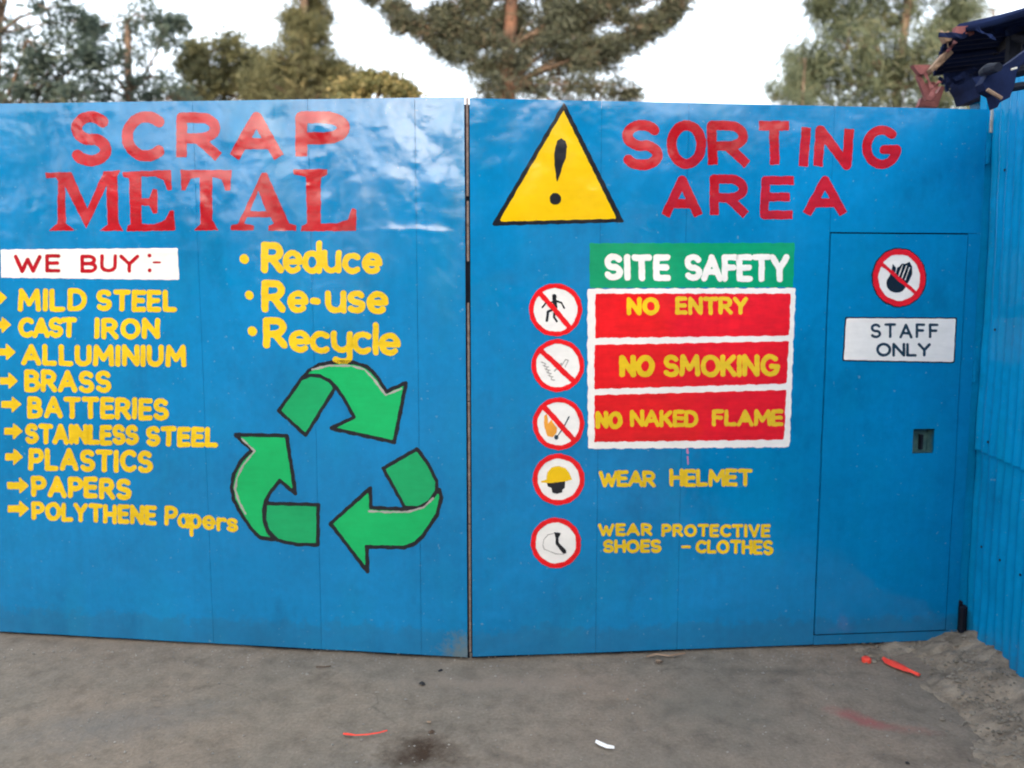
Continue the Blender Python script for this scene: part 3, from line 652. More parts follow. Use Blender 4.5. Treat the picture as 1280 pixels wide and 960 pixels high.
# gap between the leaves: rusty strip behind it
for (u0, v0, u1, v1) in ((dl - .02, .02, dl + .03, dt + .03), (dr - .03, .02, dr + .03, dt + .03)):
    m = MB(); m.box(rl((u0 + u1) / 2, (v0 + v1) / 2, -.030), (u1 - u0, .006, v1 - v0), (RL.t, RL.n, Vector((0, 0, 1)))); m.build('door_gap_blocker', M['dark'], right)  # dark backing added to stop sky showing through the door gaps
for (v0, v1) in ((db - .025, db + .03), (dt - .03, dt + .03)):
    m = MB(); m.box(rl((dl + dr) / 2, (v0 + v1) / 2, -.038), (dr - dl, .006, v1 - v0), (RL.t, RL.n, Vector((0, 0, 1)))); m.build('door_gap_blocker', M['dark'], right)
for L_, par_ in ((LL, left), (RL, right)):
    m = MB(); m.box(L_.O + L_.t * (L_.W / 2) - L_.n * .03 + Vector((0, 0, .02)), (L_.W, .006, .09), (L_.t, L_.n, Vector((0, 0, 1)))); m.build('light_leak_strip', M['dark'], par_)  # dark strip added to block light leaking under the leaf
gp = MB(); t = RL.t
gx = (Bm + Bm2) / 2
m = MB(); m.box((gx.x, gx.y + .034, 1.24), (.07, .004, 2.46)); m.build('gap_blackout', M['dark'], left)  # dark strip added so the open gap reads black
for (z0, z1) in ((0.02, .62), (.625, 1.18), (1.185, 1.62), (1.80, 2.06), (2.08, 2.495)):
    m = MB(); m.box((gx.x - .001, gx.y + .02, (z0 + z1) / 2), (.009, .006, z1 - z0)); o = m.build('cover_strip', M['rust'], left)

# hinge post at the right, hinge blocks
post = empty('gate_post', (2.19, 3.62, 0)); tag(post, 'slim blue steel post at the right edge of the gate with a bare pale patch', 'post')
pt_ = P(1241, 115, 3.60)
m = MB(); m.box((pt_.x + .004, 3.63, 1.29), (.05, .05, 2.58)); m.build('pole', M['blue_wall'], post)
a = P(1243, 150, 3.6); m = MB(); m.box((a.x, 3.603, a.z), (.035, .004, .11)); m.build('bare_patch', M['pale'], post)
a = P(1240, 128, 3.62)
for z in (.14, 1.3, 2.3):
    m = MB(); m.box((2.168, 3.60, z), (.02, .02, .09)); m.tube([(2.162, 3.592, z - .05), (2.162, 3.592, z + .05)], .009); m.build('hinge', M['dark'] if z < 1 else M['blue_wall'], post)
m = MB(); m.box((2.178, 3.59, .09), (.03, .03, .15)); m.tube([(2.16, 3.56, .02), (2.16, 3.56, .17)], .014); m.build('hinge', M['dark'], post)  # larger dark block added to stand for the shaded gap at the foot

# ------------------------------------------------------------------ corrugated fences
def fence(name, p0, p1, H, label, flip=1, ncol=None, matk='blue_wall', zsplit=.985, grp=None):
    root = empty(name, (p0[0], p0[1], 0)); tag(root, label, 'fence', grp)
    a = Vector((p0[0], p0[1], 0)); d = Vector((p1[0], p1[1], 0)) - a; L = d.length; d.normalize(); n = Vector((-d.y, d.x, 0)) * flip
    wv = .76; cols = math.ceil(L / wv); r = random.Random(5)
    for c in range(cols):
        for row in (0, 1):
            u0 = c * wv; u1 = min(L, u0 + wv + .04); z0, z1 = ((.0, zsplit), (zsplit - .05, H))[row]
            z1 += r.uniform(-.01, .012) if row else 0
            us = np.arange(u0, u1, .0127); zs = np.linspace(z0, z1, 26); U, Zz = np.meshgrid(us, zs)
            hh = .0085 * np.sin(U * 2 * np.pi / .076 + (0 if row else .9)) + (.012 if row else 0) + .006 * np.sin(Zz * 3 + c) * np.sin(U * 4 + row) + .0015 * vnoise(U, Zz, 24, c * 2 + row)
            hh = hh + .0025 * (c % 2)
            if row == 0:                # ragged, bent lower hem
                lo = zs[0]; Zz = Zz + (Zz < .12) * (.02 * vnoise(U, U * 0, 30, 9 + c)) ; hh = hh + np.exp(-Zz / .08) * .012 * vnoise(U, Zz, 18, 3)
            Xw = d.x * U + n.x * hh; Yw = d.y * U + n.y * hh
            me = mesh_quads('corrugated_sheet', np.stack([Xw, Yw, Zz], -1).reshape(-1, 3), gridq(len(us), len(zs)), M[matk], True)
            link('corrugated_sheet', me, root)
    for z in (.5, 1.5, 2.2):
        m = MB(); ax = (d, n, Vector((0, 0, 1))); m.box(a + d * (L / 2) - n * .045 + Vector((0, 0, z)), (L, .05, .06), ax); m.build('rail', M['wood'], root)
    # roofing nails
    k = 0
    m = MB()
    for c in range(int(L / .19)):
        for z in (.5, .99, 1.5, 2.2):
            q = a + d * (c * .19 + .02) + n * .011 + Vector((0, 0, z)); m.tube([q, q + n * .004], .006, 6)
    o = m.build('nail_heads', M['dark'], root); o['kind'] = 'stuff'
    return root
fence('corrugated_fence', (2.215, 3.66), (1.778, 1.2), 2.58, 'blue painted corrugated iron wall running forward from the right gate post', -1)
bpy.data.objects['corrugated_fence']

# ------------------------------------------------------------------ earth bank along the fence
xs = np.arange(1.35, 2.5, .016); ys = np.arange(1.6, 3.95, .016); X, Y = np.meshgrid(xs, ys)
edge = 2.06 - .17 * (3.6 - Y) * 1.0 - .22 + .05 * vnoise(Y, Y * 0, 5, 4)
e2 = 1.86 - .38 * (3.55 - Y) ** .999
d = X - (1.93 - .30 * (3.5 - Y) + .035 * vnoise(Y, X * 0, 7, 4) )
d = np.where(Y > 3.42, np.maximum(d, 0) * 1 + (X - 1.62) * .12, d)
Z = -.02 + np.clip(d, -.03, .35) * .36 + .010 * vnoise(X, Y, 26, 6) + .005 * vnoise(X, Y, 70, 8) + .0025 * vnoise(X, Y, 160, 10)
Z = np.where(d < 0, -.02 + d * .5 + .01 * vnoise(X, Y, 40, 6), Z)
Z = np.minimum(Z, .085 + .01 * vnoise(X, Y, 30, 12)); Z = np.where(Y > 3.50, np.minimum(Z, .05 - (Y - 3.5) * .1), Z)
o = link('dirt_bank', mesh_quads('dirt_bank', np.stack([X, Y, Z], -1).reshape(-1, 3), gridq(len(xs), len(ys)), M['dirt'], True)); o['kind'] = 'structure'
def bankz(x, y):
    i = int(round((x - 1.35) / .016)); j = int(round((y - 1.6) / .016))
    return float(Z[j, i]) if 0 <= i < Z.shape[1] and 0 <= j < Z.shape[0] else -.014
# rubble and grit
def pebble(mb, c, r):
    v = []; 
    ph = [random.uniform(.65, 1.25) for _ in range(7)]
    c = Vector(c); ang = random.uniform(0, 6)
    ring = [c + Vector((math.cos(ang + i * 1.2566) * r * ph[i], math.sin(ang + i * 1.2566) * r * ph[i] * .8, random.uniform(-.1, .2) * r)) for i in range(5)]
    mb.add(ring + [c + Vector((0, 0, r * .7 * ph[5])), c - Vector((0, 0, r * .5))], [(i, (i + 1) % 5, 5) for i in range(5)] + [((i + 1) % 5, i, 6) for i in range(5)])
m = MB()
for _ in range(1100):
    y = random.uniform(2.2, 3.6); x = 1.99 - .30 * (3.5 - y) + random.gauss(.08, .07)
    if y > 3.35: x = random.uniform(1.6, 2.15)
    if x < 1.4 or x > 2.3: continue
    pebble(m, (x, y, max(bankz(x, y), -.012) + .002), abs(random.gauss(.001, .005)) + .0015)
o = m.build('rubble', M['dirt_stone']); tag(o, 'small grey stones and crumbled mortar lying on the earth bank', 'rubble', kind='stuff')
m = MB()
for _ in range(1900):
    x = random.uniform(-3, 2); y = random.uniform(2.2, 3.55) if random.random() < .6 else 3.5 - abs(random.gauss(0, .12)); pebble(m, (x, y, -.011), abs(random.gauss(.002, .0018)) + .0012)
o = m.build('grit', M['stone']); tag(o, 'fine grit scattered over the concrete before the gate', 'grit', kind='stuff')

# ------------------------------------------------------------------ litter
def ribbon(name, pts, wd_, mat_, label, cat, th=.002, z=-.006, cup=0):
    m = MB(); P_ = [G(*p) for p in pts]; c0 = P_[len(P_) // 2]
    L = []; n = len(P_)
    for i, p in enumerate(P_):
        dd = (P_[min(i + 1, n - 1)] - P_[max(i - 1, 0)]).normalized(); s = Vector((-dd.y, dd.x, 0)); wv = wd_[i] / 2
        L.append([p + s * wv + Vector((0, 0, cup)), p + Vector((0, 0, th + .001)), p - s * wv + Vector((0, 0, cup)), p + Vector((0, 0, -.001))])
    v = [q + Vector((0, 0, z + .002)) for r_ in L for q in r_]; f = []
    for i in range(n - 1):
        for k in range(4): f.append((i * 4 + k, i * 4 + (k + 1) % 4, (i + 1) * 4 + (k + 1) % 4, (i + 1) * 4 + k))
    f += [(3, 2, 1, 0), tuple((n - 1) * 4 + k for k in range(4))]
    m.add(v, f); o = m.build(name, mat_, loc=c0); tag(o, label, cat); return o
ribbon('plastic_scrap', [(1104, 823), (1112, 827), (1122, 832), (1133, 837), (1140, 840), (1149, 844)], [.02, .06, .062, .045, .02, .024], M['plastic'], 'long red torn plastic scrap on the ground below the staff door', 'litter', .012, cup=.004)
m = MB(); c = G(1083, 824); n = 14
for k_ in range(n): pass
m.tube([c + Vector((0, 0, -.012)), c + Vector((0, 0, .004)), c + Vector((0, 0, .010))], [.02, .021, .014], 16); o = m.build('bottle_cap', M['plastic'], loc=c); tag(o, 'small round red cap on the ground left of the red plastic scrap', 'bottle cap')
ribbon('plastic_strip', [(429, 916), (433, 916), (445, 918), (460, 917), (473, 915), (484, 912)], [.012, .016, .005, .006, .007, .005], M['plastic'], 'thin red plastic strip on the concrete near the bottom edge', 'litter', .003)
ribbon('paper_scrap', [(745, 926), (752, 929), (759, 932), (768, 934)], [.012, .022, .02, .006], M['paper'], 'small crumpled white paper scrap on the bare concrete', 'litter', .008)
def bit(px, py, r, mt, name, label, cat):
    m = MB(); c = G(px, py)
    for k_ in range(3): pebble(m, c + Vector((random.uniform(-1, 1) * r * .6, random.uniform(-1, 1) * r * .4, -.008)), r)
    o = m.build(name, mt, loc=c); tag(o, label, cat)
bit(527, 852, .013, M['blackbit'], 'rubber_bit', 'small black lump on the concrete in front of the gate seam', 'litter')
bit(550, 836, .008, M['dark'], 'rubber_bit', 'tiny dark blue bit lying close to the bottom corner of the left leaf', 'litter')
bit(540, 912, .012, M['bark'], 'soil_clod', 'brown clod on the dark soil patch at the bottom of the view', 'clod')
bit(824, 824, .014, M['wood'], 'wood_chip', 'pale chip under the bottom edge of the right gate leaf', 'litter')
bit(785, 872, .006, M['wood'], 'wood_chip', 'tiny brown twig piece on the open concrete right of the seam', 'litter')
bit(536, 900, .007, M['wood'], 'wood_chip', 'tiny pale chip beside the dark soil patch', 'litter')
bit(1134, 951, .008, M['blackbit'], 'rubber_bit', 'tiny black bit on the concrete at the bottom right', 'litter')
for (px, py) in ((846, 816), (1150, 868), (1178, 880)): pass
ribbon('twig', [(808, 820), (820, 817), (836, 819), (856, 816)], [.008, .012, .01, .006], M['wood'], 'pale dry twig along the foot of the right gate leaf', 'twig', .005)
ribbon('dry_leaf', [(820, 826), (824, 827), (829, 826)], [.006, .018, .004], M['bark'], 'small brown dry leaf just in front of the pale twig', 'leaf', .003)
ribbon('twig', [(395, 833), (405, 833), (414, 832)], [.006, .007, .004], M['bark'], 'short dark twig below the left gate leaf', 'twig', .004)

# ------------------------------------------------------------------ shed roof over the fence
roof = empty('shed_roof', (2.6, 4.0, 0)); tag(roof, 'dark corrugated lean-to roof with broken red trim above the right fence', 'roof')
def csheet(name, a, b, c, d, waves, amp, mt, parent, ragged=.0):
    a, b, c, d = [np.array(q) for q in (a, b, c, d)]; nu, nv = waves * 6 + 1, 12
    s = np.linspace(0, 1, nu)[None, :, None]; t_ = np.linspace(0, 1, nv)[:, None, None]
    t_ = t_ + ragged * np.sin(s * 37) * (t_ < .01)
    Pn = (a * (1 - s) + b * s) * (1 - t_) + (d * (1 - s) + c * s) * t_
    nrm = np.cross(b - a, d - a); nrm = nrm / np.linalg.norm(nrm)
    Pn = Pn + nrm * (amp * np.sin(s * waves * 2 * np.pi)) + nrm * .01 * np.sin(t_ * 5 + s * 3)
    me = mesh_quads(name, (Pn.reshape(-1, 3) - np.array(parent.location)), gridq(nu, nv), mt, True); return link(name, me, parent)
# far edge (lower in view) to near edge (higher in view)
csheet('roof_sheet', P(1166, 95, 4.5), P(1184, 42, 3.95), P(1400, 2, 3.6), P(1400, 70, 4.4), 9, .022, M['navy'], roof)
csheet('roof_sheet', P(1182, 108, 4.62), P(1178, 70, 4.2), P(1400, 30, 3.9), P(1400, 80, 4.6), 7, .02, M['navy'], roof)
csheet('roof_sheet', P(1192, 47, 3.88), P(1200, 36, 3.8), P(1400, -28, 3.3), P(1400, 15, 3.7), 5, .028, M['navy'], roof)
def plank(name, pts, Y, th, mt, lab=None, slope=0):
    m = MB(); m.prism([P(x, y, Y + slope * i) for i, (x, y) in enumerate(pts)], (0, th, 0)); o = m.build(name, mt, roof)
    if lab: o['label'] = lab
    return o
plank('trim_board', [(1141, 81), (1163, 81), (1165, 92), (1150, 93)], 4.0, .03, M['oxide'], 'red oxide bent trim end')
plank('trim_board', [(1146, 94), (1151, 93), (1163, 118), (1172, 120), (1165, 125), (1158, 125)], 4.02, .02, M['oxide'])
plank('trim_board', [(1152, 105), (1168, 102), (1174, 109), (1163, 120), (1158, 118)], 4.06, .02, M['oxide'])
plank('trim_board', [(1148, 133), (1152, 122), (1172, 116), (1177, 107), (1181, 109), (1172, 134)], 4.1, .03, M['oxide'])
plank('rafter_end', [(1163, 86), (1180, 66), (1188, 62), (1192, 66), (1178, 80), (1166, 90)], 3.95, .04, M['wood'])
plank('rafter_end', [(1178, 42), (1186, 38), (1190, 50), (1183, 52)], 3.9, .04, M['wood'])
plank('ridge_tile', [(1195, 33), (1216, 32), (1218, 42), (1194, 42)], 3.78, .03, M['oxide'])
if 0: plank('ridge_tile', [(1230, 38), (1250, 35), (1252, 42), (1230, 44)], 3.7, .03, M['oxide'])
# ragged hem of dark sheet ends, wall plate and strut under the eave
m = MB()
for i in range(9):
    x = 1180 + i * 7; yb = 112 - i * 1.2 + random.uniform(-3, 6) + (5 if i in (0, 1, 4, 5) else 0)
    m.prism([P(x, 92, 4.3), P(x + 7.5, 90, 4.3), P(x + 7, yb - 2, 4.32), P(x + 3, yb, 4.32)], (0, .01, 0))
m.build('eave_flap', M['navy'], roof)
rs = random.Random(12)
def scrap(px, py, Y, L_, W_, ang, mt):
    m = MB(); c = P(px, py, Y); ax = Vector((math.cos(ang), rs.uniform(-.3, .3), math.sin(ang))).normalized(); sd_ = Vector((-math.sin(ang), rs.uniform(-.4, .4), math.cos(ang))).normalized(); n_ = ax.cross(sd_).normalized()
    pts = [c + ax * (L_ * i / 4 - L_ / 2) + sd_ * (W_ * .5 * rs.uniform(.5, 1.1)) + n_ * rs.uniform(-.012, .012) for i in range(5)]; q_ = [c + ax * (L_ * i / 4 - L_ / 2) - sd_ * (W_ * .5 * rs.uniform(.5, 1.1)) + n_ * rs.uniform(-.012, .012) for i in range(5)]
    v = pts + q_; v += [p_ + n_ * .003 for p_ in v]; f = []
    for i in range(4): f += [(i, i + 1, i + 6, i + 5), (i + 10, i + 15, i + 16, i + 11), (i, i + 10, i + 11, i + 1), (i + 5, i + 6, i + 16, i + 15)]
    m.add(v, f); return m.build('torn_sheet_scrap', mt, roof)
for i in range(7): scrap(1180 + i * 6 + rs.uniform(-3, 3), 100 - i * .8 + rs.uniform(-6, 7), 4.05 + rs.uniform(-.1, .1), rs.uniform(.06, .13), rs.uniform(.025, .05), rs.uniform(-1.3, .6), M['navy'])
for i in range(5): scrap(1190 + i * 20 + rs.uniform(-3, 3), 44 - i * 2.2 + rs.uniform(-3, 4), 3.72 + rs.uniform(-.08, .08), rs.uniform(.06, .14), rs.uniform(.02, .04), rs.uniform(-.5, .6), M['oxide'] if i == 9 else M['navy'])
for i in range(0): scrap(1240 + rs.uniform(-10, 30), 100 + rs.uniform(-18, 18), 2.94, rs.uniform(.04, .09), rs.uniform(.015, .03), rs.uniform(-1.5, 1.5), M['navy'] if i % 3 else M['dark'])
for q in ((1186, 62, 1.0, M['oxide']), (1176, 76, 1.0, M['wood']), (1160, 100, -.9, M['oxide']), (1168, 112, 1.1, M['oxide']), (1182, 48, -1.1, M['wood'])): scrap(q[0], q[1], 3.93, .09, .02, q[2], q[3])
plank('wall_plate', [(1216, 98), (1300, 62), (1300, 96), (1246, 118), (1226, 120), (1222, 108)], 3.72, .2, M['navy'])
plank('torn_tarp', [(1236, 92), (1262, 78), (1300, 50), (1300, 66), (1278, 78), (1271, 90), (1268, 108), (1262, 122), (1250, 128), (1247, 134), (1243, 118), (1232, 112), (1228, 104)], 2.98, .05, M['navy'])
m = MB(); m.tube([P(1234, 112, 2.95), P(1252, 123, 2.95)], .007, 6); m.build('brace_rod', M['wood'], roof)
m = MB(); q = P(1248, 84, 2.9); m.tube([q, q + Vector((0, .06, .01)), q + Vector((0, .10, .01))], [.016, .022, .014], 9); m.build('lamp_housing', M['dark'], roof)
m = MB(); m.tube([P(1264, 87, 2.9), P(1271, 85, 2.9)], .004, 6); m.build('wire_clip', M['pale'], roof)
plank('corner_post', [(1219, 108), (1228, 106), (1232, 136), (1222, 136)], 3.85, .06, M['blue_wall'])
m = MB(); m.tube([P(1219, 112, 4.0), P(1221, 130, 4.0), P(1227, 133, 4.0)], .014, 6); m.build('brace_rod', M['wood'], roof)
m = MB()
for (x, y, z) in ((2.62, 4.45, 3.0), (2.9, 3.75, 3.25), (2.42, 3.85, 2.95), (2.35, 3.0, 2.62)): m.tube([(x, y, -.02), (x, y, z)], .035)
m.tube([(2.35, 3.0, 2.56), (2.42, 3.85, 2.9), (2.62, 4.45, 2.95)], .03); m.tube([(2.42, 3.85, 2.9), (2.9, 3.75, 3.2)], .03); m.tube([P(1262, 92, 3.03), (2.35, 3.0, 2.58)], .02); m.tube([P(1250, 112, 3.0), (2.35, 3.0, 2.5)], .015)
m.build('roof_frame', M['dark'], roof)

# ------------------------------------------------------------------ trees
def leaves(centers, radii, per, size, aspect, droop, seed, mt, name, parent, tone_mu=.4, squash=.8):
    r = np.random.default_rng(seed); c = np.repeat(np.asarray(centers), per, 0); rad = np.repeat(np.asarray(radii), per)
    n = len(c); off = r.normal(size=(n, 3)); off *= (rad * .55)[:, None]; off[:, 2] *= squash
    p = c + off
    d = r.normal(size=(n, 3)); d[:, 2] = d[:, 2] * .7 - droop; d /= np.linalg.norm(d, axis=1, keepdims=True)
    s = np.cross(d, r.normal(size=(n, 3))); s /= np.linalg.norm(s, axis=1, keepdims=True)
    L = (size * r.uniform(.6, 1.35, n))[:, None]; W = L * aspect
    nn = np.cross(d, s)
    v = np.stack([p, p + d * L * .45 + s * W * .5 + nn * L * .06, p + d * L, p + d * L * .45 - s * W * .5 + nn * L * .06], 1).reshape(-1, 3)
    q = np.arange(4 * n).reshape(-1, 4); v = v - np.array(parent.location)
    me = mesh_quads(name, v, q, mt)
    tone = np.clip(np.repeat(r.normal(tone_mu, .14, len(centers)), per) + r.normal(0, .12, n), 0, 1)
    at = me.attributes.new('tone', 'FLOAT', 'FACE'); at.data.foreach_set('value', tone[:len(me.polygons)].astype(np.float32))
    return link(name, me, parent)
def tree(name, label, base, Y, blobs, leaf, bark='bark', trunk=None, seed=1, group=None, px=True, sub=14, clump=.2, per=26, size=.09, aspect=.42, droop=.2, tr=.14, tone=.4, squash=.8, depth=1.0, cat='tree', limbmat=None, keep=None):
    rr = np.random.default_rng(seed); k = Y / F
    to = (lambda x, y, dy=0: np.array(P(x, y, Y + dy))) if px else (lambda x, y, dy=0: np.array((x, Y + dy, y)))
    b0 = to(base, 480); root = empty(name, (b0[0], Y, -.02)); tag(root, label, cat, group)
    bl = []
    for (x, y, r_) in blobs:
        dy = rr.uniform(-1, 1) * r_ * (k if px else 1) * 1.2 * depth
        if keep and abs(x - keep) < 15: dy = abs(dy) + .45 if rr.random() < .55 else -.3
        bl.append((to(x, y, dy), r_ * (k if px else 1)))
    top = max(b[0][2] for b in bl)
    tp = [Vector(to(*q)) for q in trunk] if trunk else [Vector((b0[0] + math.sin(i * 1.7) * .12, Y, top * i / 5)) for i in range(6)]
    tp = [Vector((tp[0].x, Y, -.1))] + tp[1:] if not trunk else [Vector((tp[0].x, Y, -.1))] + tp
    m = MB(); m.tube(tp, [tr * (1.15 - .8 * i / (len(tp) - 1)) for i in range(len(tp))], 10); m.build('trunk', M[bark], root, smooth=True)
    m = MB(); C_ = []; Rr = []
    for (c, r_) in bl:
        c = Vector(c); z = max(.3, c.z - r_ * 1.2 - abs(c.x - tp[0].x) * .25)
        best = min(tp, key=lambda t_: abs(t_.z - z) + .3 * (t_ - c).length)
        mid = best.lerp(c, .5) + Vector((rr.normal() * .1 * r_, rr.normal() * .1 * r_, .15 * r_)); rb = max(.012, min(.05, r_ * .06)) * tr / .14
        m.tube([best, mid, c], [rb * 1.3, rb, rb * .5], 5)
        for i in range(sub):
            o_ = rr.normal(size=3); o_ = o_ / np.linalg.norm(o_) * r_ * rr.uniform(.25, 1.0) ** .6; o_[2] *= .85
            e = np.array(c) + o_; C_.append(e); Rr.append(clump * rr.uniform(.6, 1.3))
            if i % 2 == 0: m.tube([c, Vector(np.array(c) + o_ * .5 + rr.normal(size=3) * .05 * r_), Vector(e)], [rb * .5, rb * .3, rb * .12], 4)
    m.build('limbs', M[limbmat or bark], root)
    leaves(C_, Rr, per, size, aspect, droop, seed + 50, M[leaf], 'crown', root, tone, squash)
    return root
TG = 'trees growing behind the gate'
# far left airy tree running out of the top of the view
tree('broadleaf_tree', 'tall airy dark tree at the far left behind the gate', 20, 13, [(0, 20, 45), (-50, 60, 60), (35, 50, 32), (10, 105, 40), (60, 10, 30), (-30, -60, 70), (40, -60, 50), (100, 25, 18), (70, 95, 28), (90, 60, 22), (30, 140, 40), (-60, 150, 60), (20, 115, 26), (55, 118, 24), (90, 118, 24), (115, 70, 16), (50, 80, 20)],
     'leaf_dark', seed=1, group=TG, sub=17, clump=.15, per=26, size=.105, tone=.35)
tree('broadleaf_tree', 'rounded dark leafy tree behind the letters S and C with small sky gaps', 175, 15, [(180, 20, 26), (205, 45, 26), (160, 60, 30), (130, 85, 34), (190, 95, 34), (222, 30, 10), (160, 115, 40), (100, 115, 30), (210, 122, 30), (175, 150, 50), (120, 35, 14)],
     'leaf_dark', seed=2, group=TG, sub=19, clump=.15, per=24, size=.11, tone=.45)
tree('broadleaf_tree', 'small mixed green and olive tree between the dark tree and the golden cypress', 270, 17, [(285, 62, 22), (270, 85, 24), (300, 90, 26), (240, 85, 16), (255, 110, 24), (290, 120, 36), (235, 125, 12), (245, 66, 8), (320, 80, 22), (325, 112, 26)],
     'leaf_olive', seed=3, group=TG, sub=26, clump=.19, per=40, size=.12, tone=.25)
tree('cypress_tree', 'golden green upright cypress behind the letters A and P', 388, 14, [(390, 20, 24), (385, 50, 28), (392, -20, 22), (375, 80, 36), (400, 95, 36), (360, 110, 42), (410, 115, 36), (380, 130, 50), (350, 118, 30), (335, 112, 26), (432, 100, 16), (372, 30, 14), (395, -60, 20), (396, -100, 14), (345, 100, 28), (425, 110, 22)],
     'leaf_olive', bark='bark', seed=4, group=TG, sub=40, clump=.17, per=46, size=.15, aspect=.14, droop=-.5, tone=.4)
tree('golden_shrub', 'low bush with sunlit gold put into its leaf colour, above the gate right of the cypress', 470, 11, [(462, 103, 12), (480, 103, 13), (500, 112, 10), (445, 112, 16), (512, 119, 7), (480, 122, 26), (430, 118, 20), (450, 140, 30), (500, 140, 24)],
     'leaf_gold', seed=5, group=TG, sub=26, clump=.1, per=34, size=.07, aspect=.6, tr=.05, tone=.45, cat='shrub')
# central pine: boughs sweep up and out on both sides
pb = []
rp = random.Random(4)
def bough(x0, y0, x1, y1, r0, r1, n, sag=0):
    for i in range(n):
        t_ = i / (n - 1); pb.append((x0 + (x1 - x0) * t_ + rp.uniform(-3, 3), y0 + (y1 - y0) * t_ + sag * math.sin(t_ * math.pi) + rp.uniform(-3, 3), r0 + (r1 - r0) * t_))
        if rp.random() < .75: pb.append((pb[-1][0] + rp.uniform(-12, 12), pb[-1][1] + rp.uniform(-4, 1.6) * pb[-1][2], pb[-1][2] * rp.uniform(.35, .8)))
        if rp.random() < .3: pb.pop(rp.randrange(len(pb) - 1))
bough(640, 95, 470, 0, 11, 5, 12, 14); bough(700, 80, 850, 8, 26, 7, 14, 12); bough(650, 40, 580, -10, 12, 12, 5); bough(660, 60, 740, -10, 12, 18, 6)
bough(600, 70, 530, 5, 7, 5, 7, 6); bough(700, 20, 790, -5, 12, 12, 6); bough(640, -20, 760, -90, 16, 12, 8); bough(640, -30, 520, -100, 16, 12, 8); bough(640, -110, 640, -260, 30, 16, 8)
for q in [(610, 105, 16), (665, 105, 26), (700, 100, 28), (740, 105, 24), (770, 112, 16), (720, 70, 26), (690, 60, 20), (755, 80, 18), (600, 85, 12), (790, 118, 8), (655, 15, 14), (625, 20, 10), (700, 130, 40), (620, 130, 24), (710, 15, 16), (685, -15, 20), (640, 70, 16), (632, 40, 9), (648, 100, 20), (672, 35, 22), (700, 45, 22), (730, 55, 20), (618, 55, 12), (605, 30, 9), (590, 12, 9), (760, 60, 16), (640, 15, 7), (655, 78, 16), (560, 20, 8)]: pb.append(q)
tree('pine_tree', 'large pine with orange trunk and upswept boughs behind the warning triangle', 637, 12, pb, 'leaf_pine', bark='redbark', trunk=[(622, 300), (634, 110), (636, 60), (640, 0), (640, -120), (642, -260)], seed=6, group=TG, keep=640, sub=16, clump=.16, per=40, size=.1, aspect=.2, droop=0, tr=.15, tone=.38, limbmat='bark')
o_ = MB()
# feathery tree at the right, in front of it a lower one
tree('casuarina_tree', 'tall feathery grey green tree behind the right end of the gate', 1110, 16, [(1040, 20, 32), (1080, 10, 38), (1120, 30, 40), (1060, 60, 36), (1010, 75, 22), (1100, 75, 40), (1150, 60, 34), (1180, 40, 22), (1030, 100, 30), (1075, 110, 40), (1130, 110, 40), (1180, 110, 36),
     (1060, -40, 40), (1110, -60, 50), (1150, -20, 40), (1025, 0, 16), (1100, -130, 40), (1200, 15, 14), (1100, 150, 60), (1190, 150, 50), (1000, 110, 16)],
     'leaf_feather', seed=7, group=TG, sub=22, clump=.22, per=60, size=.2, aspect=.12, droop=.9, tone=.4, squash=1.3)
tree('casuarina_tree', 'slender pale feathery tree behind the shed roof', 1210, 22, [(1225, 10, 12), (1215, 40, 16), (1195, 20, 14), (1225, 70, 22), (1200, 80, 22), (1215, 110, 26), (1215, 140, 30)],
     'leaf_feather', seed=8, group=TG, sub=14, clump=.2, per=26, size=.2, aspect=.09, droop=.6, tone=.6, squash=1.3, tr=.1)
tree('casuarina_tree', 'low wispy seedling tree at the left foot of the feathery tree', 985, 14, [(975, 118, 9), (990, 95, 7), (985, 125, 14), (962, 112, 4), (1000, 125, 14), (985, 75, 4)],
     'leaf_feather', seed=9, group=TG, sub=10, clump=.1, per=22, size=.15, aspect=.09, droop=-.6, tone=.4, squash=1.3, tr=.04)

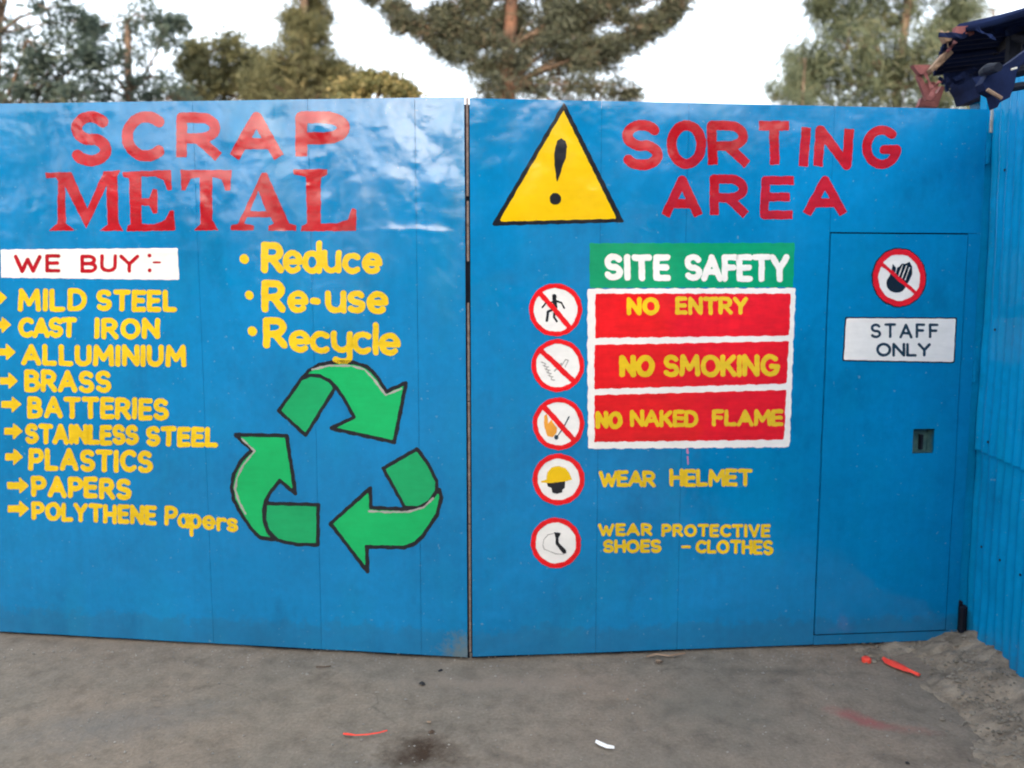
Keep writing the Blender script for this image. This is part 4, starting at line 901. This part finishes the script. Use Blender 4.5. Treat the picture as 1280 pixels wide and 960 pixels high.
# ------------------------------------------------------------------ unseen yard behind the camera, added to shade the gate and reflect in its gloss
wb = empty('reflection_wall', (0, -13, 0)); tag(wb, 'unseen cement block wall added behind the camera for the gate reflections', 'wall')  # unseen wall, added to cut off low reflections in the gate
m = MB(); m.box((-5, -13, 1.05), (60, .2, 2.15)); m.build('wall_face', M['plaster'], wb)
m = MB(); m.box((-5, -13, 2.16), (60, .3, .08)); m.build('coping', M['plaster'], wb)
nb = empty('shade_wall', (-6.5, 1, 0)); tag(nb, 'unseen grey plastered wall added to darken the left side of the forecourt', 'wall')  # unseen wall, added to darken the forecourt and lower left gate
m = MB(); m.box((-6.5, .2, .9), (.2, 8.4, 1.8)); m.build('wall_face', M['plaster'], nb)
m = MB(); m.box((-6.5, .2, 1.83), (.28, 8.4, .06)); m.build('coping', M['plaster'], nb)
wh = empty('sun_blocker', (-.5, -18, 0)); tag(wh, 'unseen plain shed added beyond the trees to block the sun from the gate', 'sun blocker')  # unseen solid block, added to keep sun dapples off the gate
m = MB(); m.box((-.5, -20, 2.9), (9.4, 6, 5.8)); m.build('wall', M['plaster'], wh)
m = MB(); m.prism([(-5.5, -16.7, 5.75), (-5.5, -20, 7.1), (-5.5, -23.3, 5.75)], (10, 0, 0)); m.build('roof', M['navy'], wh)
for i_ in range(4):
    m = MB(); m.box((-3.9 + i_ * 2.2, -16.98, 3.6), (1.1, .06, 1.0)); m.build('window', M['dark'], wh)
BG = 'unseen trees added to screen the gate'
ORD = ['first', 'second', 'third', 'fourth', 'fifth', 'sixth', 'seventh', 'eighth', 'ninth', 'tenth', 'eleventh', 'twelfth', 'thirteenth', 'fourteenth']
for i, (x, h, r_) in enumerate([(-24.5, 6.9, 2.3), (-20.8, 5.4, 1.8), (-17.6, 7.5, 2.3), (-15, 6.8, 1.8), (-12.4, 4.5, 1.5), (-9.7, 7.2, 1.8), (-7.0, 4.9, 1.5), (-3.8, 7.3, 2.3), (-.4, 8.2, 2.6), (2.6, 8.8, 2.6), (5.4, 8.6, 2.8), (8.6, 8.6, 3.2), (13.5, 8.8, 3.3), (18.5, 8.4, 3.2)]):  # unseen row; heights and gaps shaped to place glare and hold back sun
    bl = [(x + random.uniform(-.7, .7) * r_, h - r_ * random.uniform(.3, 1.5), r_ * random.uniform(.45, .75)) for _ in range(9)]
    bl += [(x + q * r_, random.uniform(2.3, 3.4), r_ * .6) for q in (-.8, -.3, .3, .8)] + [(x + q * r_, random.uniform(3.4, 4.0), r_ * .55) for q in (-.6, 0, .6)]
    if x > -1: bl += [(x + q * r_, z_, r_ * .5) for q in (-.7, 0, .7) for z_ in (4.6, 5.6, 6.6, 7.4)]
    tree('screen_tree', f'dense unseen tree added to screen the sun and reflect in the gate, {ORD[i]} from the left of its row', x, -14.6 - (i % 2), bl, 'leaf_dark', seed=30 + i, group=BG, px=False, sub=12, clump=.45, per=22, size=.3, aspect=.55, tr=.16)
